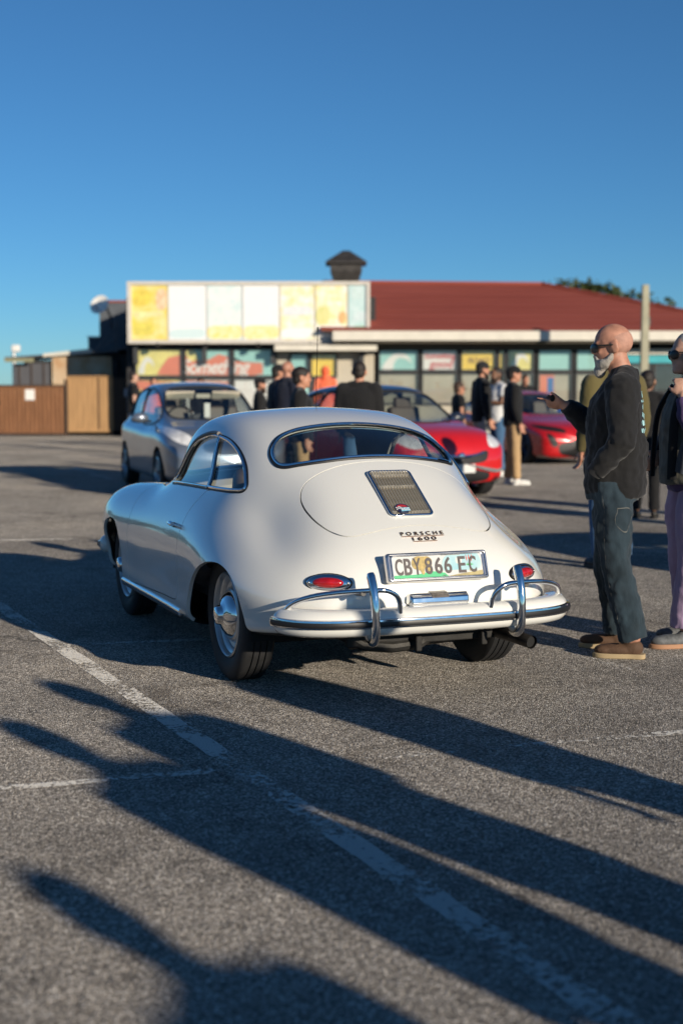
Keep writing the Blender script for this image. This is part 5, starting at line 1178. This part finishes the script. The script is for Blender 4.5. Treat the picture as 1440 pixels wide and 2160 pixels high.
def person(label, x, y, yaw, H=1.75, J=None, top=None, bottom=None, shoe=None, sk=None, hair=None, cap=None, sleeve='long', vox=.014, stout=1.0, group=None, top_name='sweatshirt', headyaw=0.0, headpitch=0.0, hem=.86, curl=.5, point=None, glasses=False, beard=None, hood=None, legw=1.0, fold=.018, rings_top=None, sole=None, no_hand=()):
    """local +x is where the person faces"""
    t = thing('person', label, 'person', (x, y, 0), yaw, group); k = H/1.75
    j = {a: Vector(b)*k for a, b in {**J0, **(J or {})}.items()}
    M = Matrix.Rotation(headyaw, 3, 'Z') @ Matrix.Rotation(headpitch, 3, 'Y')
    # body: one continuous figure
    b = MB(); f = k
    rings(b, [(j['pel'].x, j['pel'].y, j['pel'].z-.08*f, .10*f*stout, .14*f*stout), (j['pel'].x, j['pel'].y, j['pel'].z+.02*f, .105*f*stout, .15*f*stout), (j['wst'].x, j['wst'].y, j['wst'].z, .10*f*stout, .135*f*stout), (j['chs'].x, j['chs'].y, j['chs'].z, .105*f*stout, .16*f*stout), (j['chs'].x*.5+j['nck'].x*.5, j['nck'].y, j['nck'].z-.06*f, .08*f, .15*f), (j['nck'].x, j['nck'].y, j['nck'].z, .055*f, .06*f)])
    hc = j['hd']
    b.tube([j['nck']+Vector((0,0,-.04*f)), (j['nck']+hc)/2, hc+M @ Vector((-.02,0,-.03))], [.064*f*min(stout, 1.06), .055*f*min(stout, 1.05), .052*f], 14)
    head_shape(b, hc, M)
    for s, a in ((1, 'L'), (-1, 'R')):
        b.tube([j['sh'+a], (j['sh'+a]+j['el'+a])/2, j['el'+a], j['el'+a].lerp(j['wr'+a], .35), j['wr'+a]], [.055*f, .046*f, .038*f, .038*f, .026*f], 12)
        dirn = (j['wr'+a]-j['el'+a]).normalized()
        if a not in no_hand:
            if point == a: hand_shape(b, j['wr'+a], Vector((1, .05*s, .12)), Vector((0, .75, .66)), .3, 1, True, f)
            else: hand_shape(b, j['wr'+a], dirn, Vector((1, -.2*s, .1)), curl, -s, False, f)
        b.tube([j['hi'+a], j['kn'+a], j['an'+a]], [.08*f, .055*f, .04*f], 12)
        b.ell(tuple(j['an'+a]+Vector((.05,0,-.055))*f), (.085*f, .028*f, .020*f), 14, 8)
    bo = fuse(b, 'body', sk, t, min(vox, .011) if vox < .02 else vox, 2 if vox < .02 else 1)
    # upper garment
    g = MB(); z0 = hem*f
    if rings_top: rings(g, [tuple(q*f for q in r_) for r_ in rings_top])
    else:
        px, cx, nx = j['pel'].x, j['chs'].x, j['nck'].x
        rings(g, [(px, j['pel'].y, z0, .132*f*stout, .172*f*stout), (px, j['pel'].y, z0+.05*f, .142*f*stout, .182*f*stout), (j['wst'].x, j['wst'].y, j['wst'].z, .138*f*stout, .175*f*stout), (cx, j['chs'].y, j['chs'].z-.04*f, .134*f*stout, .19*f*stout), (cx, j['chs'].y, j['chs'].z+.06*f, .124*f*stout, .193*f*stout), (nx*.6+cx*.4, j['nck'].y, j['nck'].z-.05*f, .092*f*stout, .15*f*stout), (nx, j['nck'].y, j['nck'].z-.005*f, .07*f, .085*f), (nx, j['nck'].y, j['nck'].z+.02*f, .066*f, .068*f)], 24)
    for a in 'LR':
        if sleeve == 'long': g.tube([j['sh'+a]+Vector((0,0,-.005)), j['sh'+a].lerp(j['el'+a], .5), j['el'+a], j['el'+a].lerp(j['wr'+a], .5), j['el'+a].lerp(j['wr'+a], .97)], [.078*f*stout, .069*f*stout, .060*f*stout, .054*f*stout, .041*f], 16)
        elif sleeve == 'short': g.tube([j['sh'+a], j['sh'+a].lerp(j['el'+a], .62)], [.076*f*stout, .070*f*stout], 16)
        else: g.tube([j['sh'+a], j['sh'+a].lerp(j['el'+a], .12)], [.07*f*stout, .066*f*stout], 16)
    for a in 'LR': g.ell(tuple(j['sh'+a]+Vector((0,0,-.004))), (.078*f*stout, .074*f*stout, .072*f*stout), 16, 10)
    g.tube([j['shL']+Vector((0,-.02,.03))*f, (j['shL']+j['nck'])/2+Vector((0,0,.012))*f, j['nck']+Vector((0,0,-.005))*f, (j['shR']+j['nck'])/2+Vector((0,0,.012))*f, j['shR']+Vector((0,.02,.03))*f], [.045*f, .062*f, .07*f, .062*f, .045*f], 14)
    to = fuse(g, top_name, top, t, vox, 7 if vox < .01 else 4, fold, fold*.5)
    # trousers
    g = MB()
    rings(g, [(j['pel'].x, j['pel'].y, j['pel'].z-.10*f, .118*f*stout, .165*f*stout), (j['pel'].x, j['pel'].y, j['pel'].z, .126*f*stout, .168*f*stout), (j['wst'].x, j['wst'].y, j['wst'].z-.04*f, .112*f*stout, .15*f*stout)])
    for s, a in ((1, 'L'), (-1, 'R')):
        hp, kn, an = j['hi'+a], j['kn'+a], j['an'+a]
        g.tube([hp+Vector((0,0,.02*f)), hp.lerp(kn, .35), kn, kn.lerp(an, .5), kn.lerp(an, .96)], [.096*f*stout, .090*f*legw, .075*f*legw, .070*f*legw, .066*f*legw], 16)
    fuse(g, 'trousers', bottom, t, vox, 2, fold*1.2, fold*.4)
    # shoes
    for s, a in ((1, 'L'), (-1, 'R')):
        an = j['an'+a]; q = MB(); gz = 0.0
        q.ell((an.x+.005, an.y, .055*f), (.058*f, .04*f, .05*f), 14, 8); q.ell((an.x+.085*f, an.y, .042*f), (.115*f, .046*f, .036*f), 16, 8); q.ell((an.x+.15*f, an.y, .040*f), (.058*f, .047*f, .030*f), 14, 8)
        so = fuse(q, 'shoe', shoe, t, min(vox, .008), 2)
        out = [(an.x+px*f, an.y+py*f) for px, py in cspline([(-.062,0),(-.05,.034),(.02,.036),(.10,.048),(.17,.045),(.208,.02),(.212,-.01),(.18,-.043),(.10,-.048),(.02,-.036),(-.05,-.034)], 4, True)]
        MB().prism(out, .0, .026*f).build('sole', sole or shoe, so, bevel=.004)
    if hair is not None:
        kind, hm = hair; h = MB(); r_ = {'short': (.100,.082,.090), 'long': (.104,.088,.092)}[kind]
        h.ell(tuple(hc+M @ Vector((-.022,0,.040))), r_, 20, 14, rot=M)
        h.ell(tuple(hc+M @ Vector((-.055,0,-.01))), (.058,.072,.075), 16, 10, rot=M)
        if kind == 'long': h.ell(tuple(hc+M @ Vector((-.05,0,-.10))), (.055,.085,.14), 16, 10, rot=M)
        fuse(h, 'hair', hm, t, .009, 1, .012)
    if cap is not None:
        c = MB(); c.ell(tuple(hc+M @ Vector((-.010,0,.055))), (.106,.088,.082), 20, 12, rot=M); c.ell(tuple(hc+M @ Vector((.105,0,.045))), (.075,.070,.011), 18, 6, rot=M @ Matrix.Rotation(R(8), 3, 'Y')); fuse(c, 'cap', cap, t, .008, 1)
    if hood is not None:
        c = MB(); c.ell(tuple(hc+Vector((-.01,0,.02))), (.13,.12,.15), 18, 12); c.tube([hc+Vector((0,0,-.05)), j['nck']+Vector((0,0,-.05))], [.11,.13], 14); fuse(c, 'hood', hood, t, .014, 2, .015)
    if beard is not None:
        c = MB()
        for o, r_ in (((.050,0,-.092), (.044,.056,.036)), ((.066,0,-.122), (.034,.040,.042)), ((.088,0,-.0475), (.013,.032,.010)), ((.080,.022,-.062), (.012,.014,.018)), ((.080,-.022,-.062), (.012,.014,.018))): c.ell(tuple(hc+M @ Vector(o)), r_, 16, 10, rot=M)
        for s in (1, -1): c.tube([hc+M @ Vector(q) for q in ((.000,.066*s,-.035), (.012,.064*s,-.062), (.034,.056*s,-.084), (.060,.034*s,-.095))], [.009, .018, .026, .03], 10)
        fuse(c, 'beard', beard, t, .006, 2, .008, .014)
    if glasses:
        gm = M_BLACK; q = MB()
        for s in (1, -1):
            q.ell(tuple(hc+M @ Vector((.090,.038*s,-.006))), (.008,.036,.026), 16, 8, rot=M @ Matrix.Rotation(R(30*s), 3, 'Z'))
        gl = q.build('sunglasses', mat('sunglass lens', (.010, .009, .009), rough=.3), t, smooth=True)
        for s in (1, -1): MB().tube([hc+M @ Vector((.074,.068*s,.006)), hc+M @ Vector((.05,.078*s,.006)), hc+M @ Vector((-.01,.088*s,.004))], .0045, 6).build('temple_arm', gm, gl, smooth=True)
        MB().tube([hc+M @ Vector((.100,.012,.002)), hc+M @ Vector((.103,0,.004)), hc+M @ Vector((.100,-.012,.002))], .003, 6).build('bridge', gm, gl, smooth=True)
    return t, j, M
PI = math.pi
# ---- the bearded man pointing (local +x = left in the picture)
HJ = dict(pel=(.012,0,.93), wst=(.0,0,1.08), chs=(.012,0,1.30), nck=(-.035,0,1.485), hd=(.035,0,1.64), shL=(-.035,.20,1.425), elL=(-.035,.285,1.14), wrL=(.10,.225,.985),
          shR=(-.01,-.20,1.425), elR=(.125,-.28,1.195), wrR=(.285,-.20,1.325), hiL=(.012,.095,.91), knL=(-.015,.115,.49), anL=(-.112,.13,.085), hiR=(.012,-.095,.91), knR=(.035,-.11,.49), anR=(-.02,-.15,.085))
hero, hj, hM = person('bald man with white beard and black sweatshirt, pointing left beside the coupe', 1.462, 7.58, PI-.23, 1.755, HJ, C_BLACK, C_JEAN, SH_BROWN, SK_R, None, None, 'long', vox=.0085, stout=1.16, headyaw=.10, headpitch=R(4), point='R', glasses=True, beard=mat('white beard', (.36, .33, .295), rough=.85, var=.25, vscale=60, bump=.8, bscale=160, bdist=.012), fold=.034, legw=1.12, sole=SOLE_TAN, hem=.865, no_hand=('L',),
    rings_top=[(.0,0,.845,.150,.188),(.0,0,.90,.160,.200),(-.004,0,1.0,.166,.205),(-.004,0,1.12,.160,.203),(.008,0,1.25,.148,.212),(.004,0,1.36,.132,.215),(-.018,0,1.43,.105,.178),(-.034,0,1.485,.080,.10),(-.036,0,1.522,.070,.073)])
# cropped grey hair, ears of the frames, pocket hand, cuffs, key, back print
h = MB(); h.ell(tuple(hj['hd']+hM @ Vector((-.020,0,.022))), (.0965,.0775,.082), 24, 16, rot=hM); ho = fuse(h, 'cropped_hair', mat('cropped grey stubble', (.42, .225, .165), rough=.7, var=.22, vscale=25, bump=.4, bscale=260, bdist=.004), hero, .007, 2)
c = MB(); w = hj['wrR']; d = (hj['wrR']-hj['elR']).normalized(); c.tube([w-d*.045, w-d*.002], [.045,.041], 18); c.build('cuff', C_CHAR, hero, smooth=True)
c = MB(); w = hj['wrL']; d = (hj['wrL']-hj['elL']).normalized(); c.tube([w-d*.05, w+d*.005], [.049,.044], 18); c.build('cuff', C_CHAR, hero, smooth=True)
kx = hj['wrR']+Vector((.070,.030,.040)); c = MB(); c.ell(tuple(kx), (.014,.010,.020), 12, 8); c.build('car_key', M_BLACK, hero, smooth=True)
M_PRINT = mat('pale blue print', (.32, .56, .60), rough=.7, var=.2, vscale=40)
def wrapped(mb, name, m, target, off):
    o = mb.build(name, m, hero); q = o.modifiers.new('wrap', 'SHRINKWRAP'); q.target = target; q.wrap_method = 'NEAREST_SURFACEPOINT'; q.wrap_mode = 'ABOVE_SURFACE'; q.offset = off; return o
def part_of(root, nm): return next(c for c in root.children if c.name.split('.')[0] == nm)
pr = MB()
for z, y0, y1 in ((1.40,.0,.07),(1.365,-.02,.09),(1.325,-.03,.10),(1.285,-.03,.105),(1.245,-.02,.11),(1.205,-.01,.11)):
    yy = y0
    while yy < y1:   # broken strokes of a printed slogan
        w_, h_ = random.uniform(.008,.02), random.uniform(.010,.026); x_ = -.19+.09*(yy/.17)**2
        pr.add([(x_, yy, z-h_/2), (x_+.004, yy+w_, z-h_/2), (x_+.004, yy+w_, z+h_/2), (x_, yy, z+h_/2)], [(0, 1, 2, 3)]); yy += w_+.006
wrapped(pr, 'back_print', M_PRINT, part_of(hero, 'sweatshirt'), .003)
M_SEAM = mat('denim stitching', (.13, .13, .12), rough=.8)
def ribbon(P, w):
    V = []; Fc = []
    for i, p in enumerate(P): V += [(p[0], p[1], p[2]-w), (p[0]+w*.7, p[1], p[2]+w)]
    return V, [(2*i, 2*i+2, 2*i+3, 2*i+1) for i in range(len(P)-1)]
jt = part_of(hero, 'trousers')
for path in (cspline([(-.02,.2,.80),(-.10,.19,.795),(-.115,.185,.71),(-.065,.20,.675),(-.015,.205,.715),(-.02,.2,.80)], 6), cspline([(.06,.2,.86),(.065,.22,.7),(.055,.22,.5),(.02,.22,.3),(-.02,.24,.14)], 10)):
    wrapped(MB().add(*ribbon(path, .0022)), 'stitching', M_SEAM, jt, .003)
# ---- woman at the right edge
WJ = dict(pel=(.0,0,.97), wst=(.0,0,1.12), chs=(.02,0,1.30), nck=(.0,0,1.47), hd=(.055,0,1.62), shL=(.0,.185,1.40), elL=(.12,.235,1.17), wrL=(.125,.13,1.385), shR=(.0,-.185,1.40), elR=(.02,-.23,1.14), wrR=(.13,-.19,1.06), hiL=(.0,.095,.93), knL=(.02,.105,.50), anL=(.07,.115,.085), hiR=(.0,-.095,.93), knR=(.0,-.10,.50), anR=(-.04,-.12,.085))
wom, wj, wM = person('woman cut by the right edge in purple sleeves, grey vest and lilac trousers', 1.955, 7.86, PI+.10, 1.74, WJ, C_PURPLE, C_LILAC, SH_GREY, SK_P, ('short', H_GREY), None, 'long', vox=.0095, stout=1.05, glasses=True, fold=.02, legw=1.45, curl=.75, sole=SOLE_GUM, top_name='jumper')
v = MB(); rings(v, [(.0,0,.90,.185,.225),(.0,0,.95,.195,.235),(.0,0,1.08,.185,.23),(.015,0,1.25,.165,.225),(.01,0,1.36,.14,.215),(-.005,0,1.44,.10,.13),(-.005,0,1.49,.085,.09)], 24)
fuse(v, 'vest', C_VEST, wom, .0095, 2, .03, .012)
for s in (1, -1):
    v = MB(); v.tube(cspline([(.10,.10*s,1.44),(.165,.145*s,1.30),(.185,.16*s,1.12),(.19,.165*s,.93)], 5), [.028]*16, 10, flat=(1.1,.5)); v.build('vest_panel', C_BLACK, wom, smooth=True)
    v = MB(); v.tube(cspline([(.0,.20*s,1.40),(.085,.225*s,1.25),(.15,.225*s,1.08),(.165,.21*s,.97)], 5), [.042]*16, 12, flat=(.9,.35)); v.build('vest_side', C_BLUEGREY, wom, smooth=True)
MB().box((.085,.07,1.535), (.010,.075,.15), rot=Matrix.Rotation(R(12),3,'Y')).build('phone', mat('teal phone case', (.05,.42,.48), rough=.3), wom, bevel=.004)
# ---- others, far to near
G = 'people standing about the car park'
def bg(label, px, Y, yaw, H, **kw):
    return person(label, (px-720)/3000*Y, Y, yaw, H, vox=kw.pop('vox', .016), group=G, **kw)
cross = dict(elL=(.06,.22,1.17), wrL=(.20,.02,1.20), elR=(.06,-.22,1.17), wrR=(.20,-.02,1.17))
fwdL = dict(elL=(.02,.24,1.15), wrL=(.22,.16,1.14))
LEFT, RIGHT, AWAY, TOW = PI, 0.0, PI/2, -PI/2
bg('man in black cap and sweatshirt with tan trousers and white trainers', 1080, 21.1, .15, 1.755, top=C_BLACK, bottom=C_TAN, shoe=SH_WHITE, sk=SK_L, hair=('short', H_DARK), cap=C_BLACK, headyaw=-.1, J=dict(anL=(-.04,.10,.085), anR=(.04,-.10,.085)))
bg('tall man in patterned cap, black sweatshirt and pale grey trousers', 1014, 22.0, .25, 1.84, top=C_BLACK, bottom=C_LGREY, shoe=SH_WHITE, sk=SK_L, hair=('short', H_DARK), cap=C_CHAR, beard=H_DARK)
bg('man in white shirt and blue jeans with folded arms', 1046, 23.2, PI+.5, 1.77, top=C_WHITE, bottom=C_BLUE, shoe=SH_WHITE, sk=SK_D, hair=('short', H_DARK), sleeve='short', beard=H_DARK, J=cross, top_name='shirt')
bg('small woman in black tee and sunglasses beside the red hatchback', 966, 25.5, .3, 1.53, top=C_BLACK, bottom=C_BLUE, shoe=SH_DARK, sk=SK_L, hair=('short', H_BROWN), sleeve='short', glasses=True, J=fwdL, top_name='tee_shirt')
bg('long haired woman standing behind the red sports saloon', 1105, 33.5, -1.2, 1.75, top=C_BLACK, bottom=C_BLUE, shoe=SH_DARK, sk=SK_L, hair=('long', H_BROWN))
bg('person in olive jumper half hidden behind the bearded man', 1290, 11.2, PI/2+.3, 1.80, top=C_OLIVE, bottom=C_BLUE, shoe=SH_DARK, sk=SK_L, hair=('short', H_BROWN), stout=1.1, top_name='jumper')
bg('dark haired person in black coat between bearded man and woman', 1362, 15.6, PI/2-.3, 1.61, top=C_BLACK, bottom=C_BLACK, shoe=SH_DARK, sk=SK_D, hair=('short', H_DARK), hem=.70, top_name='coat')
bg('broad man in black seen from behind over the coupe roof', 757, 17.0, PI/2-.1, 1.745, top=C_BLACK, bottom=C_BLUE, shoe=SH_DARK, sk=SK_L, hair=('short', H_DARK), stout=1.28, beard=None)
bg('dark haired man in black jacket and tan trousers looking right', 634, 16.0, .1, 1.66, top=C_BLACK, bottom=C_TAN, shoe=SH_DARK, sk=SK_L, hair=('short', H_DARK), top_name='jacket', stout=1.08)
bg('balding man in navy jacket behind the dark haired man', 606, 20.6, .7, 1.825, top=C_NAVY, bottom=C_BLUE, shoe=SH_DARK, sk=SK_R, top_name='jacket', stout=1.1, beard=H_GREY)
bg('man in dark cap at the back of the little group', 586, 22.0, .4, 1.79, top=C_CHAR, bottom=C_BLUE, shoe=SH_DARK, sk=SK_L, hair=('short', H_DARK), cap=C_BLACK, stout=1.05)
bg('bearded man in black brimmed hat behind the grey hatchback', 548, 25.5, .2, 1.61, top=C_BLACK, bottom=C_BLUE, shoe=SH_DARK, sk=SK_L, hair=('short', H_DARK), cap=C_BLACK, beard=H_BROWN)
bg('person in black tee and jeans left of the grey hatchback', 283, 31.0, .35, 1.80, top=C_BLACK, bottom=C_BLUE, shoe=SH_DARK, sk=SK_P, hair=('short', H_DARK), sleeve='short', top_name='tee_shirt', J=fwdL)
bg('dark haired person peeping over the hatchback roof, left one', 326, 34.0, -1.4, 1.70, top=C_CORALT if False else C_ORANGE, bottom=C_BLUE, shoe=SH_DARK, sk=SK_L, hair=('short', H_DARK), vox=.02)
bg('dark haired person peeping over the hatchback roof, right one', 425, 34.0, -1.5, 1.68, top=C_BLACK, bottom=C_BLUE, shoe=SH_DARK, sk=SK_L, hair=('short', H_DARK), vox=.02)
bg('figure in bright orange hooded coat by the diner entrance', 686, 38.0, PI/2, 2.0, top=C_ORANGE, bottom=C_CORALT if False else C_ORANGE, shoe=SH_DARK, sk=SK_L, hood=C_ORANGE, hem=.6, top_name='coat', vox=.02)
# ---- onlookers out of frame on the right whose long shadows cross the tarmac
for (x, y, yaw, H, st_, lab, jj) in ((3.10, 2.34, 2.95, 1.74, 1.1, 'onlooker out of frame whose shadow reaches the coupe bumper', None), (2.86, 1.25, 2.3, 1.77, 1.15, 'onlooker out of frame whose shadow head lies on the long white line', cross),
        (2.92, .34, 2.85, 1.80, 1.12, 'onlooker out of frame whose shadow runs off the left edge', None), (3.36, -1.46, 2.5, 1.76, 1.15, 'onlooker out of frame whose shadow head lies lowest in the foreground', cross),
        (4.75, 13.4, 3.0, 1.75, 1.1, 'onlooker out of frame beyond the shadowing hatchback, nearer the diner', None), (5.5, 14.0, 3.0, 1.70, 1.1, 'onlooker out of frame beyond the shadowing hatchback, farther right', None)):
    person(lab, x, y, yaw, H, jj, C_BLACK, C_BLUE, SH_DARK, SK_L, ('short', H_DARK), None, 'long', vox=.02, stout=st_, group='onlookers out of frame', top_name='jacket')
